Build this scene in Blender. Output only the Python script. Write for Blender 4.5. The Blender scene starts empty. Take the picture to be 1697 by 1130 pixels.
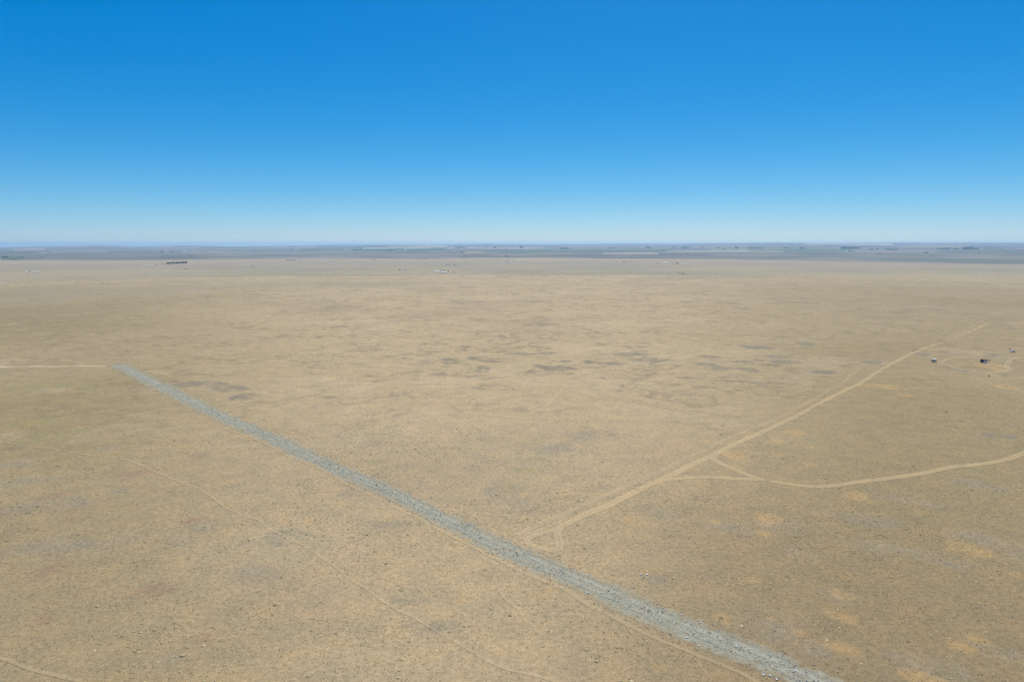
import bpy, bmesh, math, random
import numpy as np
from mathutils import Vector

# ------------------------------------------------------------------ camera, world, sun, exposure
scene = bpy.context.scene
COL = scene.collection
random.seed(7)
RNG = np.random.default_rng(11)

CAM_H = 110.0
FPX = 1131.0                       # focal length in photograph pixels (24 mm on 36 mm)
HORIZON_Y = 404.5
PITCH = math.atan((565.0 - HORIZON_Y) / FPX)

cam_data = bpy.data.cameras.new('camera')
cam_data.sensor_width = 36.0
cam_data.lens = 36.0 * FPX / 1697.0
cam_data.clip_start = 0.5
cam_data.clip_end = 80000.0
cam = bpy.data.objects.new('camera', cam_data)
COL.objects.link(cam)
cam.location = (0, 0, CAM_H)
cam.rotation_euler = (math.pi / 2 - PITCH, 0, 0)
scene.camera = cam

SUN_EL, SUN_AZ = math.radians(58), math.radians(13)      # azimuth: clockwise from the view direction (+Y)
world = bpy.data.worlds.new('World')
scene.world = world
world.use_nodes = True
wn, wl = world.node_tree.nodes, world.node_tree.links
sky = wn.new('ShaderNodeTexSky')
sky.sky_type = 'NISHITA'
sky.sun_disc = False
sky.sun_elevation = SUN_EL
sky.sun_rotation = SUN_AZ
sky.altitude = 600
sky.air_density = 0.7
sky.dust_density = 0.5
sky.ozone_density = 6.0
hsv = wn.new('ShaderNodeHueSaturation')
hsv.inputs['Saturation'].default_value = 1.38
hsv.inputs['Value'].default_value = 1.0
wl.new(sky.outputs[0], hsv.inputs['Color'])
sep, cmb = wn.new('ShaderNodeSeparateColor'), wn.new('ShaderNodeCombineColor')
wl.new(hsv.outputs[0], sep.inputs[0])
for ch, (g_, k_) in enumerate(((1.02, 0.78), (0.76, 1.36), (0.56, 2.22))):
    mx, pw, ml = (wn.new('ShaderNodeMath') for _ in range(3))
    mx.operation, pw.operation, ml.operation = 'MAXIMUM', 'POWER', 'MULTIPLY'
    mx.inputs[1].default_value, pw.inputs[1].default_value, ml.inputs[1].default_value = 0.0005, g_, k_
    wl.new(sep.outputs[ch], mx.inputs[0])
    wl.new(mx.outputs[0], pw.inputs[0])
    wl.new(pw.outputs[0], ml.inputs[0])
    wl.new(ml.outputs[0], cmb.inputs[ch])
wl.new(cmb.outputs[0], wn['Background'].inputs['Color'])
wn['Background'].inputs['Strength'].default_value = 0.094

sun_data = bpy.data.lights.new('sun', 'SUN')
sun_data.energy = 4.0
sun_data.angle = math.radians(0.53)
sun_data.color = (1.0, 0.95, 0.88)
sun = bpy.data.objects.new('sun', sun_data)
COL.objects.link(sun)
SUN_DIR = Vector((math.sin(SUN_AZ) * math.cos(SUN_EL), math.cos(SUN_AZ) * math.cos(SUN_EL), math.sin(SUN_EL)))
sun.rotation_euler = SUN_DIR.to_track_quat('Z', 'Y').to_euler()
sun.location = (0, 0, 160)

vs = scene.view_settings
vs.view_transform = 'Standard'
vs.look = 'None'
vs.gamma = 1.0
vs.exposure = 0.3
vs.use_curve_mapping = False
scene.render.engine = 'CYCLES'
cy = scene.cycles
cy.max_bounces = 6
cy.diffuse_bounces = 4
cy.glossy_bounces = 2
cy.volume_bounces = 1
cy.use_denoising = True
cy.denoising_prefilter = 'NONE'

# ------------------------------------------------------------------ noise and terrain
def _hash(ix, iy, seed):
    h = (ix.astype(np.int64) * 374761393 + iy.astype(np.int64) * 668265263 + seed * 974634617) & 0xFFFFFFFF
    h = ((h ^ (h >> 13)) * 1274126177) & 0xFFFFFFFF
    h = h ^ (h >> 16)
    return (h & 0xFFFFFF).astype(np.float32) / np.float32(0xFFFFFF)

def vnoise(x, y, seed=0):
    """smooth value noise, -1..1"""
    xf, yf = np.floor(x), np.floor(y)
    fx, fy = (x - xf), (y - yf)
    ix, iy = xf.astype(np.int64), yf.astype(np.int64)
    u = fx * fx * fx * (fx * (fx * 6 - 15) + 10)
    v = fy * fy * fy * (fy * (fy * 6 - 15) + 10)
    a, b = _hash(ix, iy, seed), _hash(ix + 1, iy, seed)
    c, d = _hash(ix, iy + 1, seed), _hash(ix + 1, iy + 1, seed)
    return ((a * (1 - u) + b * u) * (1 - v) + (c * (1 - u) + d * u) * v) * 2 - 1

def fbm(x, y, wl_, octv=3, seed=0, gain=0.5):
    s = np.zeros_like(x, dtype=np.float64)
    amp, tot, k = 1.0, 0.0, 1.0 / wl_
    ca, sa = math.cos(0.6), math.sin(0.6)
    for o in range(octv):
        xr, yr = ca * x - sa * y, sa * x + ca * y
        s += amp * vnoise(xr * k + 17.3 * o, yr * k - 9.1 * o, seed + 31 * o)
        x, y = xr, yr
        tot += amp
        amp *= gain
        k *= 2.03
    return s / tot

def sstep(a, b, t):
    t = np.clip((t - a) / (b - a), 0, 1)
    return t * t * (3 - 2 * t)

def ray(px, py):
    """azimuth and tangent of elevation of a photograph pixel"""
    px, py = np.asarray(px, float), np.asarray(py, float)
    cx, cyy = (px - 848.5) / FPX, (565.0 - py) / FPX
    dy = math.cos(PITCH) + cyy * math.sin(PITCH)
    dz = -math.sin(PITCH) + cyy * math.cos(PITCH)
    return np.arctan2(cx, dy), dz / np.hypot(cx, dy)

# far rim of the near plain and the skyline, read off along the photograph
_ex = [-300, 0, 130, 240, 400, 520, 620, 700, 800, 900, 1000, 1100, 1200, 1300, 1400, 1500, 1600, 1700, 2000]
_ey = [431, 431, 432, 431, 429.5, 428.5, 428.5, 429, 427, 427, 428, 429, 430, 432, 434, 435.5, 437, 438, 438]
_az, _te = ray(_ex, _ey)
RIM_AZ, RIM_R = _az, CAM_H / -_te
_hx = [-300, 0, 80, 160, 230, 320, 400, 470, 560, 650, 800, 900, 1000, 1130, 1220, 1400, 1697, 2000]
_hy = [408.5, 408.5, 407.5, 406.5, 408, 407, 408, 407.5, 406.5, 405, 404.5, 405, 404.5, 404, 403, 402.5, 403, 403]
TOP_AZ, _ = ray(_hx, _hy)
TOP_Y = np.array(_hy)
TAB_R = np.array([3000, 5000, 5500, 7000, 9500, 12500, 16000, 20500])
TAB_F = np.array([1.50, 1.02, 0.90, 0.62, 0.37, 0.22, 0.115, 0.0])      # 0 at skyline, 1 at y = 430

def step_radius(x, y):
    """low terrace edge crossing the plain"""
    return 2440 + 70 * fbm(x, y, 420.0, 3, 19)

def height(x, y):
    x, y = np.asarray(x, float), np.asarray(y, float)
    R = np.hypot(x, y)
    az = np.arctan2(x, y)
    near = 1 - sstep(2500, 4200, R)
    m = fbm(x, y, 26.0, 3, 5)
    mound = np.abs(m) ** 1.3
    amp = 0.35 + 0.75 * sstep(280, 520, R) + 0.9 * sstep(500, 1300, R)
    patch = 0.35 + 0.65 * sstep(-0.25, 0.35, fbm(x, y, 190.0, 2, 77))
    z = near * amp * patch * (1.15 * mound - 0.25)
    z += near * (0.34 * sstep(250, 600, R) + 0.35 * sstep(550, 1100, R)) * fbm(x, y * 1.6, 9.0, 2, 15)
    z += 0.9 * fbm(x, y, 140.0, 2, 21) * sstep(120, 500, R) + 2.2 * fbm(x, y, 620.0, 2, 3) * sstep(300, 1500, R)
    step_r = step_radius(x, y)
    sk = 1 - sstep(0.25, 0.5, az)
    z += sk * (1.3 * np.exp(-((R - step_r) / 55.0) ** 2) - 3.2 * sstep(0, 140, R - step_r))
    rim = np.interp(az, RIM_AZ, RIM_R) + 60 * fbm(x, y, 500.0, 3, 9)
    top = np.interp(az, TOP_AZ, TOP_Y)
    fr = np.interp(R, TAB_R, TAB_F)
    yy = top + fr * (430 - top)
    el = np.arctan((565.0 - yy) / FPX) - PITCH
    zf = CAM_H + R * np.tan(el)
    zf = np.where(R > 21000, zf - (R - 21000) * 0.03, zf)
    zf += (fbm(x, y, 1700.0, 3, 41) * (6.0 + 30.0 * sstep(12000, 18000, R)) + fbm(x, y, 300.0, 2, 43) * 1.6) * sstep(4500, 7500, R) * (1 - 0.5 * sstep(15000, 20000, R))
    zf += 26 * np.exp(-((az + 0.362) / 0.016) ** 2) * np.exp(-((R - 14500) / 900.0) ** 2)
    t = sstep(0, 260, R - rim)
    return z * (1 - t) + zf * t

def ground_points(px, py):
    """photograph pixels -> points on the terrain (vectorised march)"""
    az, te = ray(px, py)
    az, te = np.atleast_1d(az), np.atleast_1d(te)
    Rs = np.concatenate([np.geomspace(90, 2000, 420), np.geomspace(2006, 22500, 520)])
    out = np.zeros((len(az), 3))
    for s in range(0, len(az), 400):
        a, t = az[s:s + 400, None], te[s:s + 400, None]
        RR = np.broadcast_to(Rs[None, :], (a.shape[0], len(Rs)))
        hz = height(np.sin(a) * RR, np.cos(a) * RR)
        diff = CAM_H + t * RR - hz
        below = diff < 0
        k = np.where(below.any(1), below.argmax(1), len(Rs) - 1)
        k = np.maximum(k, 1)
        i = np.arange(len(k))
        d0, d1 = diff[i, k - 1], diff[i, k]
        f = np.clip(d0 / (d0 - d1 + 1e-12), 0, 1)
        r = Rs[k - 1] + f * (Rs[k] - Rs[k - 1])
        out[s:s + 400, 0] = np.sin(a[:, 0]) * r
        out[s:s + 400, 1] = np.cos(a[:, 0]) * r
    out[:, 2] = height(out[:, 0], out[:, 1])
    return out

def gp(px, py):
    p = ground_points([px], [py])[0]
    return Vector((p[0], p[1], p[2]))

def metres_per_px(p):
    return (p[1] * math.cos(PITCH) + (CAM_H - p[2]) * math.sin(PITCH)) / FPX

# ------------------------------------------------------------------ ground colour (albedo of soil, grass and stone, with some painted shade)
def L(r, g, b):
    f = lambda c: (c / 255 / 12.92) if c <= 10 else ((c / 255 + 0.055) / 1.055) ** 2.4
    return np.array([f(r), f(g), f(b)])

C_TAN = np.array([0.388, 0.298, 0.165])
C_PALE = np.array([0.432, 0.338, 0.194])
C_GREY = np.array([0.272, 0.231, 0.152])
C_ORANGE = np.array([0.45, 0.292, 0.118])
C_OLIVE = np.array([0.275, 0.245, 0.105])
C_GREEN = np.array([0.235, 0.235, 0.125])
C_DRY = np.array([0.262, 0.205, 0.125])
C_SAGE = np.array([0.15, 0.140, 0.104])

GREY_SPOTS = [(312, 636, 24, 4.5), (335, 634.5, 28, 5), (360, 637, 28, 6), (380, 645, 26, 8), (400, 656, 22, 9),
    (745, 598, 14, 6), (787, 594, 16, 3), (800, 611, 13, 5), (815, 599, 22, 2.5), (865, 586, 24, 4), (905, 585, 16, 2.5),
    (922, 609, 38, 4), (890, 606, 12, 3), (940, 599, 12, 2), (976, 600, 13, 3.5), (1008, 602, 28, 3), (1050, 587, 32, 4),
    (1078, 597, 32, 4), (1176, 591, 16, 3), (1168, 604, 18, 4.5), (1198, 610, 28, 4.5), (1238, 612, 20, 4), (1232, 600, 20, 3),
    (1258, 597, 11, 2), (1226, 632, 38, 2.2), (1148, 627, 30, 1.8), (1290, 592, 26, 4), (1302, 601, 32, 4), (1362, 617, 32, 5),
    (1252, 576, 32, 4), (1332, 571, 32, 3), (1566, 583, 14, 4), (1527, 587, 14, 3), (1596, 614, 10, 3), (1650, 588, 20, 3), (1450, 600, 20, 4),
    (55, 906, 66, 13), (130, 905, 85, 15), (192, 893, 36, 9), (342, 878, 30, 12), (308, 893, 26, 9), (30, 800, 70, 8), (130, 834, 48, 8),
    (190, 815, 30, 6), (60, 836, 50, 8), (20, 768, 40, 8), (175, 745, 18, 6),
    (830, 815, 44, 18), (640, 872, 55, 20), (590, 815, 30, 10), (920, 745, 55, 14), (862, 838, 34, 14), (975, 722, 50, 12), (620, 735, 50, 9),
    (1075, 842, 26, 8), (1102, 851, 24, 7), (1200, 872, 44, 10), (1440, 902, 46, 14), (1302, 872, 42, 15), (1330, 918, 34, 10), (1085, 960, 26, 8),
    (1275, 1040, 50, 26), (1352, 1078, 30, 22), (1632, 893, 48, 12), (1690, 912, 40, 14), (1560, 928, 50, 12), (1545, 1108, 60, 20),
    (1662, 1080, 44, 14), (1385, 985, 30, 10), (735, 1040, 50, 16), (570, 1115, 44, 14), (690, 990, 40, 12), (680, 1035, 28, 8), (270, 1095, 50, 14),
    (1430, 860, 60, 12), (1600, 800, 60, 10), (1515, 830, 50, 8), (1650, 722, 25, 5), (470, 890, 40, 18), (430, 950, 40, 20),
    (1322, 501, 34, 1.3), (1352, 508, 24, 1.1), (1232, 512, 24, 1.2), (1212, 503, 22, 1.2), (1140, 500, 24, 1.1), (1545, 512, 26, 1.2), (1510, 513, 22, 1.2), (1672, 543, 12, 1.6)]
ORANGE_SPOTS = [(1275, 861, 20, 8), (1268, 885, 12, 5), (1420, 822, 17, 6), (1228, 958, 15, 6), (1254, 805, 11, 4), (1042, 861, 14, 8),
    (1185, 865, 10, 6), (1067, 946, 9, 4), (1605, 910, 30, 9), (1596, 1071, 18, 8), (1398, 1024, 26, 8), (1392, 1072, 30, 10), (1195, 1022, 24, 9),
    (1312, 717, 22, 4), (1290, 730, 9, 3), (770, 892, 16, 6), (692, 858, 14, 5), (868, 818, 10, 4), (935, 818, 12, 4), (1020, 733, 12, 4),
    (1648, 605, 20, 5), (1662, 614, 12, 3), (914, 977, 9, 5), (1092, 1104, 14, 6), (470, 863, 9, 5), (1275, 1023, 10, 6), (1390, 983, 20, 7), (1540, 1130, 40, 10),
    (1500, 655, 16, 2), (1660, 640, 22, 3), (1470, 641, 40, 4), (1215, 752, 16, 5), (1250, 960, 22, 10), (1625, 1060, 20, 8), (1690, 955, 14, 6)]
RUST_SPOTS = [(250, 980, 32, 12), (80, 945, 34, 11), (75, 1025, 14, 12), (320, 862, 18, 4), (118, 862, 10, 4), (325, 757, 24, 4), (235, 783, 30, 4), (340, 1060, 40, 20), (95, 820, 24, 5)]
OLIVE_SPOTS = [(190, 836, 18, 5), (875, 780, 22, 6), (845, 803, 12, 10), (352, 655, 20, 6), (875, 604, 13, 3.5), (755, 595, 9, 3), (768, 603, 8, 4), (780, 612, 7, 4),
    (1148, 598, 8, 4), (1158, 590, 9, 3), (1142, 603, 8, 2.5), (365, 529, 9, 1.6), (990, 503, 18, 1.5), (855, 578, 30, 2), (1356, 575, 10, 3), (100, 720, 60, 6), (645, 648, 8, 3), (620, 766, 12, 5),
    (90, 640, 60, 10), (60, 700, 50, 6)]

def _spot_table(spots):
    a = np.array(spots, float)
    c = ground_points(a[:, 0], a[:, 1])
    u = ground_points(a[:, 0], a[:, 1] - a[:, 3] * 0.9)
    d = ground_points(a[:, 0], a[:, 1] + a[:, 3] * 0.9)
    mpp = (c[:, 1] * math.cos(PITCH) + (CAM_H - c[:, 2]) * math.sin(PITCH)) / FPX
    return c[:, 0], c[:, 1], a[:, 2] * mpp, np.maximum(0.5 * np.hypot(u[:, 0] - d[:, 0], u[:, 1] - d[:, 1]), 1.0)

SPOTS = {k: _spot_table(v) for k, v in dict(grey=GREY_SPOTS, orange=ORANGE_SPOTS, rust=RUST_SPOTS, olive=OLIVE_SPOTS).items()}

def spot_mask(kind, x, y, wob):
    m = np.zeros_like(x)
    for cx, cyy, rx, ry in zip(*SPOTS[kind]):
        a = math.atan2(cx, cyy)
        ca, sa = math.cos(a), math.sin(a)
        sel = np.flatnonzero((np.abs(x - cx) < 2.2 * max(rx, ry)) & (np.abs(y - cyy) < 2.2 * max(rx, ry)))
        if len(sel) == 0:
            continue
        dx, dy = x[sel] - cx, y[sel] - cyy
        t, r = dx * ca - dy * sa, dx * sa + dy * ca
        d = np.sqrt((t / rx) ** 2 + (r / ry) ** 2) + 0.8 * wob[sel]
        m[sel] = np.maximum(m[sel], 1 - sstep(0.45, 1.3, d))
    return m

def mix(c, k, m):
    return c * (1 - m[:, None]) + np.asarray(k)[None, :] * m[:, None]

_fa, _ = ray([0, 1697], [420, 420])
FIELDS = [  # irrigated and dry fields on the far land: photograph x0, x1, y0, y1, albedo
    (600, 715, 410.6, 412.0, (0.46, 0.40, 0.28)), (640, 740, 406.6, 408.6, (0.42, 0.35, 0.24)), (590, 735, 412.2, 415.6, (0.07, 0.12, 0.05)),
    (740, 900, 409.8, 412.4, (0.33, 0.27, 0.18)), (795, 1000, 415.2, 417.0, (0.07, 0.13, 0.04)), (880, 1110, 411.4, 413.2, (0.16, 0.19, 0.09)),
    (1000, 1090, 419.0, 421.5, (0.34, 0.27, 0.19)), (1105, 1300, 415.6, 417.4, (0.38, 0.34, 0.22)), (1290, 1412, 413.6, 416.6, (0.08, 0.15, 0.045)),
    (1180, 1245, 412.6, 415.0, (0.20, 0.24, 0.12)), (1335, 1480, 403.6, 405.8, (0.44, 0.34, 0.26)), (20, 72, 412.6, 414.4, (0.34, 0.28, 0.21)),
    (200, 226, 409, 410, (0.32, 0.26, 0.20)), (85, 180, 415.5, 418.5, (0.20, 0.19, 0.15)), (0, 40, 424, 431, (0.09, 0.12, 0.06)), (1240, 1300, 414.0, 416.5, (0.12, 0.17, 0.07)),
    (770, 800, 417.5, 419.5, (0.32, 0.27, 0.12)), (430, 520, 409.6, 411.2, (0.30, 0.24, 0.17)), (250, 330, 410.0, 411.6, (0.27, 0.22, 0.16)),
    (930, 1040, 407.4, 408.6, (0.36, 0.29, 0.20)), (1490, 1600, 408.4, 410.0, (0.33, 0.27, 0.19)), (1150, 1240, 407.2, 408.6, (0.30, 0.25, 0.18)), (1560, 1697, 416.5, 418.4, (0.11, 0.14, 0.075)), (480, 600, 416.8, 418.6, (0.20, 0.18, 0.12)), (1412, 1470, 412.5, 414.5, (0.16, 0.19, 0.10)), (690, 760, 424.5, 427.5, (0.20, 0.175, 0.14))]

def field_table():
    out = []
    for x0, x1, y0, y1, c in FIELDS:
        xm = 0.5 * (x0 + x1)
        a = ground_points([xm, xm], [y1, y0])
        az0, _ = ray(x0, y0)
        az1, _ = ray(x1, y0)
        r0, r1 = np.hypot(a[0, 0], a[0, 1]), np.hypot(a[1, 0], a[1, 1])
        out.append((float(az0), float(az1), r0, max(r1, r0 + 160), c))
    return out

FT = field_table()

def ground_colour(x, y):
    x, y = np.asarray(x, float), np.asarray(y, float)
    R, az = np.hypot(x, y), np.arctan2(x, y)
    w1, w2 = fbm(x, y, 14.0, 3, 101), fbm(x, y, 70.0, 3, 103)
    w3, w4 = fbm(x, y, 260.0, 3, 107), fbm(x, y, 38.0, 2, 109)
    c = np.repeat(C_TAN[None, :], len(x), 0)
    c = mix(c, C_PALE, sstep(-0.2, 0.7, w2) * 0.6)
    c = mix(c, C_DRY, sstep(0.0, 0.8, -w3) * 0.45)
    # mound tops carry pale grass, stony hollows have slope shade painted in dark
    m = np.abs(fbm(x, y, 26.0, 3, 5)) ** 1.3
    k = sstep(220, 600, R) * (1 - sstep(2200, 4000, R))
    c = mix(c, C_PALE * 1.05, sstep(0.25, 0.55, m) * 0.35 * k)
    crease_shade = np.maximum(sstep(0.075, 0.0, m), 0.8 * sstep(0.10, 0.0, np.abs(fbm(x, y * 1.6, 11.0, 2, 15)))) * sstep(-0.35, 0.25, w4)
    c = mix(c, np.array([0.232, 0.186, 0.112]), crease_shade * 0.8 * k)
    # olive cast and painted vignetting on both sides, warm brown to the near right
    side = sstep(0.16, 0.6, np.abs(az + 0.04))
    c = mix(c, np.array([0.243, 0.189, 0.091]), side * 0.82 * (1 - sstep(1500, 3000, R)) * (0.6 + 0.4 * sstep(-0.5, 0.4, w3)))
    c = mix(c, np.array([0.255, 0.190, 0.100]), sstep(-0.05, 0.35, az) * (1 - sstep(240, 420, R)) * 0.6)
    # grey stony ground
    g = np.maximum(spot_mask('grey', x, y, w1), 0.28 * sstep(0.28, 0.55, w4 * 0.6 + w2 * 0.5) * (1 - sstep(900, 1600, R)))
    rim_g = sstep(0.0, 0.22, g) * (1 - sstep(0.25, 0.6, g)) * sstep(380, 520, R)
    c = mix(c, np.array([0.43, 0.32, 0.175]), rim_g * 0.5)
    w5 = fbm(x, y, 5.5, 3, 113)
    gk = np.clip(g * (0.85 + 0.4 * w1 + 0.9 * w5), 0, 1) * (0.58 + 0.37 * sstep(380, 520, R))
    c = mix(c, C_GREY, gk * (1 - 0.7 * sstep(380, 520, R)))
    c = mix(c, np.array([0.206, 0.177, 0.118]), gk * 0.9 * sstep(380, 520, R))
    c = mix(c, C_ORANGE, np.clip(spot_mask('orange', x, y, w1 * 1.4), 0, 1) * 0.44)
    c = mix(c, np.array([0.29, 0.19, 0.115]), spot_mask('rust', x, y, w1) * 0.6)
    c = mix(c, C_OLIVE, spot_mask('olive', x, y, w1 * 1.4) * 0.42)
    small = sstep(0.52, 0.8, fbm(x, y, 9.0, 2, 131)) * sstep(0.0, 0.5, fbm(x, y, 90.0, 2, 137))
    c = mix(c, C_ORANGE, small * 0.28 * (1 - sstep(500, 900, R)))
    # far plain: greener band, then pinkish tan
    band = np.maximum(sstep(-15, 25, R - step_radius(x, y)) * (1 - sstep(0.25, 0.5, az)), sstep(2300, 3300, R)) * (1 - sstep(4200, 5200, R))
    band = np.maximum(band, 0.7 * np.exp(-((R - 1900 - 150 * w3) / 180.0) ** 2) * (1 - sstep(-0.25, 0.0, az)))
    c = mix(c, np.array([0.27, 0.235, 0.145]), band * (0.55 + 0.4 * sstep(-0.3, 0.4, fbm(x, y, 500.0, 2, 141))))
    c = mix(c, np.array([0.30, 0.235, 0.16]), sstep(3300, 4200, R) * 0.55)
    # beyond the rim: dark sage land, fields
    rim = np.interp(az, RIM_AZ, RIM_R) + 60 * fbm(x, y, 500.0, 3, 9)
    t = sstep(-20, 160, R - rim)
    far = np.repeat(C_SAGE[None, :], len(x), 0) * (1 + 0.45 * fbm(x, y, 420.0, 3, 151)[:, None] + 0.40 * fbm(x, y, 1600.0, 2, 153)[:, None])
    far = mix(far, np.array([0.27, 0.215, 0.16]), sstep(0.05, 0.5, fbm(x, y, 900.0, 3, 157)) * 0.6)
    far = mix(far, np.array([0.12, 0.135, 0.085]), sstep(0.15, 0.5, fbm(x, y, 700.0, 3, 163)) * 0.6)
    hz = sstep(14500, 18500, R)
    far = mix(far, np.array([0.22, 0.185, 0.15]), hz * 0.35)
    for a0, a1, r0, r1, fc in FT:
        s = (az > a0) & (az < a1) & (R > r0) & (R < r1)
        far[s] = np.array(fc)
    c = c * (1 - t[:, None]) + far * t[:, None]
    near_tone = 1 - 0.06 * (1 - sstep(170, 330, R)) - 0.04 * sstep(0.2, 0.9, np.abs(w3))  # slightly darker close to the camera and in broad patches
    return np.clip(c * near_tone[:, None], 0.01, 0.9)

# ------------------------------------------------------------------ materials
def new_mat(name):
    m = bpy.data.materials.new(name)
    m.use_nodes = True
    b = m.node_tree.nodes['Principled BSDF']
    b.inputs['Roughness'].default_value = 0.95
    b.inputs['Specular IOR Level'].default_value = 0.1
    return m, m.node_tree.nodes, m.node_tree.links, b

def math_node(n, l, op, a, b=None, clamp=False):
    m = n.new('ShaderNodeMath')
    m.operation = op
    m.use_clamp = clamp
    for i, v in enumerate((a, b)):
        if v is None:
            continue
        if isinstance(v, (int, float)):
            m.inputs[i].default_value = v
        else:
            l.new(v, m.inputs[i])
    return m.outputs[0]

def noise_node(n, l, pos, scale, detail=2.0, rough=0.5):
    t = n.new('ShaderNodeTexNoise')
    t.inputs['Scale'].default_value = scale
    t.inputs['Detail'].default_value = detail
    t.inputs['Roughness'].default_value = rough
    l.new(pos, t.inputs['Vector'])
    return t.outputs['Fac']

def map_range(n, l, v, a, b, c, d):
    m = n.new('ShaderNodeMapRange')
    m.inputs[1].default_value, m.inputs[2].default_value = a, b
    m.inputs[3].default_value, m.inputs[4].default_value = c, d
    l.new(v, m.inputs[0])
    return m.outputs[0]

def mix_rgb(n, l, fac, a, b, mode='MIX'):
    m = n.new('ShaderNodeMix')
    m.data_type = 'RGBA'
    m.blend_type = mode
    if isinstance(fac, (int, float)):
        m.inputs[0].default_value = fac
    else:
        l.new(fac, m.inputs[0])
    for i, v in ((6, a), (7, b)):
        if isinstance(v, (tuple, list, np.ndarray)):
            m.inputs[i].default_value = (v[0], v[1], v[2], 1)
        else:
            l.new(v, m.inputs[i])
    return m.outputs[2]

def scale_rgb(n, l, col, fac):
    v = n.new('ShaderNodeVectorMath')
    v.operation = 'SCALE'
    l.new(col, v.inputs[0])
    l.new(fac, v.inputs['Scale'])
    return v.outputs[0]

def ground_nodes(n, l):
    """soil colour from the land-cover attribute plus grain; returns colour and bump height"""
    at = n.new('ShaderNodeAttribute')
    at.attribute_name = 'land'
    geo = n.new('ShaderNodeNewGeometry')
    pos = geo.outputs['Position']
    n1 = noise_node(n, l, pos, 2.6, 3.0, 0.65)
    n2 = noise_node(n, l, pos, 0.55, 3.0, 0.6)
    n3 = noise_node(n, l, pos, 0.09, 3.0, 0.55)
    f1 = map_range(n, l, n1, 0.28, 0.72, 0.66, 1.34)
    f2 = map_range(n, l, n2, 0.3, 0.7, 0.84, 1.16)
    f3 = map_range(n, l, n3, 0.3, 0.7, 0.92, 1.08)
    f = math_node(n, l, 'MULTIPLY', math_node(n, l, 'MULTIPLY', f1, f2), f3)
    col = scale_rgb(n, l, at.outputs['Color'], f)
    tint = mix_rgb(n, l, map_range(n, l, n3, 0.42, 0.66, 0.0, 0.35), col, mix_rgb(n, l, 1.0, col, (1.12, 0.96, 0.78), 'MULTIPLY'))
    h = math_node(n, l, 'ADD', math_node(n, l, 'MULTIPLY', n1, 0.10), math_node(n, l, 'MULTIPLY', n2, 0.35))
    return tint, h, pos, n1, n2

def add_bump(n, l, bsdf, h, strength=0.7, dist=1.0):
    b = n.new('ShaderNodeBump')
    b.inputs['Strength'].default_value = strength
    b.inputs['Distance'].default_value = dist
    l.new(h, b.inputs['Height'])
    l.new(b.outputs[0], bsdf.inputs['Normal'])

def ground_material():
    m, n, l, b = new_mat('dry_steppe')
    c, h, _, _, _ = ground_nodes(n, l)
    l.new(c, b.inputs['Base Color'])
    add_bump(n, l, b, h)
    return m

def edge_mask(n, l, uvx, half, soft, pos, nscale, namp):
    """1 inside |u| < half, ragged soft edge"""
    a = math_node(n, l, 'ABSOLUTE', uvx)
    nz = noise_node(n, l, pos, nscale, 3.0, 0.65)
    a = math_node(n, l, 'ADD', a, math_node(n, l, 'MULTIPLY', math_node(n, l, 'SUBTRACT', nz, 0.5), namp))
    return map_range(n, l, a, half - soft, half + soft, 1.0, 0.0)

def ribbon_uv(n, l):
    uv = n.new('ShaderNodeUVMap')
    uv.uv_map = 'UVMap'
    s = n.new('ShaderNodeSeparateXYZ')
    l.new(uv.outputs[0], s.inputs[0])
    return s.outputs[0], s.outputs[1]           # x: -1..1 across, y: fade along (0..1)

def track_material(name, colour, strength, ruts):
    m, n, l, b = new_mat(name)
    c, h, pos, n1, n2 = ground_nodes(n, l)
    u, v = ribbon_uv(n, l)
    if ruts:
        d = math_node(n, l, 'ABSOLUTE', math_node(n, l, 'SUBTRACT', math_node(n, l, 'ABSOLUTE', u), 0.42))
        nz = noise_node(n, l, pos, 0.7, 3.0, 0.7)
        d = math_node(n, l, 'ADD', d, math_node(n, l, 'MULTIPLY', math_node(n, l, 'SUBTRACT', nz, 0.5), 0.5))
        rut = map_range(n, l, d, 0.02, 0.32, 1.0, 0.0)
        body = math_node(n, l, 'MULTIPLY', edge_mask(n, l, u, 0.72, 0.18, pos, 0.6, 0.5), ruts)
        mask = math_node(n, l, 'MAXIMUM', rut, body)
    else:
        mask = edge_mask(n, l, u, 0.5, 0.3, pos, 0.9, 0.5)
    pt = noise_node(n, l, pos, 0.05, 2.0)
    mask = math_node(n, l, 'MULTIPLY', mask, map_range(n, l, pt, 0.3, 0.6, 0.62, 1.0))
    mask = math_node(n, l, 'MULTIPLY', math_node(n, l, 'MULTIPLY', mask, v), strength, True)
    g = map_range(n, l, n1, 0.3, 0.7, 0.84, 1.14)
    rgb = n.new('ShaderNodeRGB')
    rgb.outputs[0].default_value = (*colour, 1)
    l.new(mix_rgb(n, l, mask, c, scale_rgb(n, l, rgb.outputs[0], g)), b.inputs['Base Color'])
    add_bump(n, l, b, h, 0.4)
    return m

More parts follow.
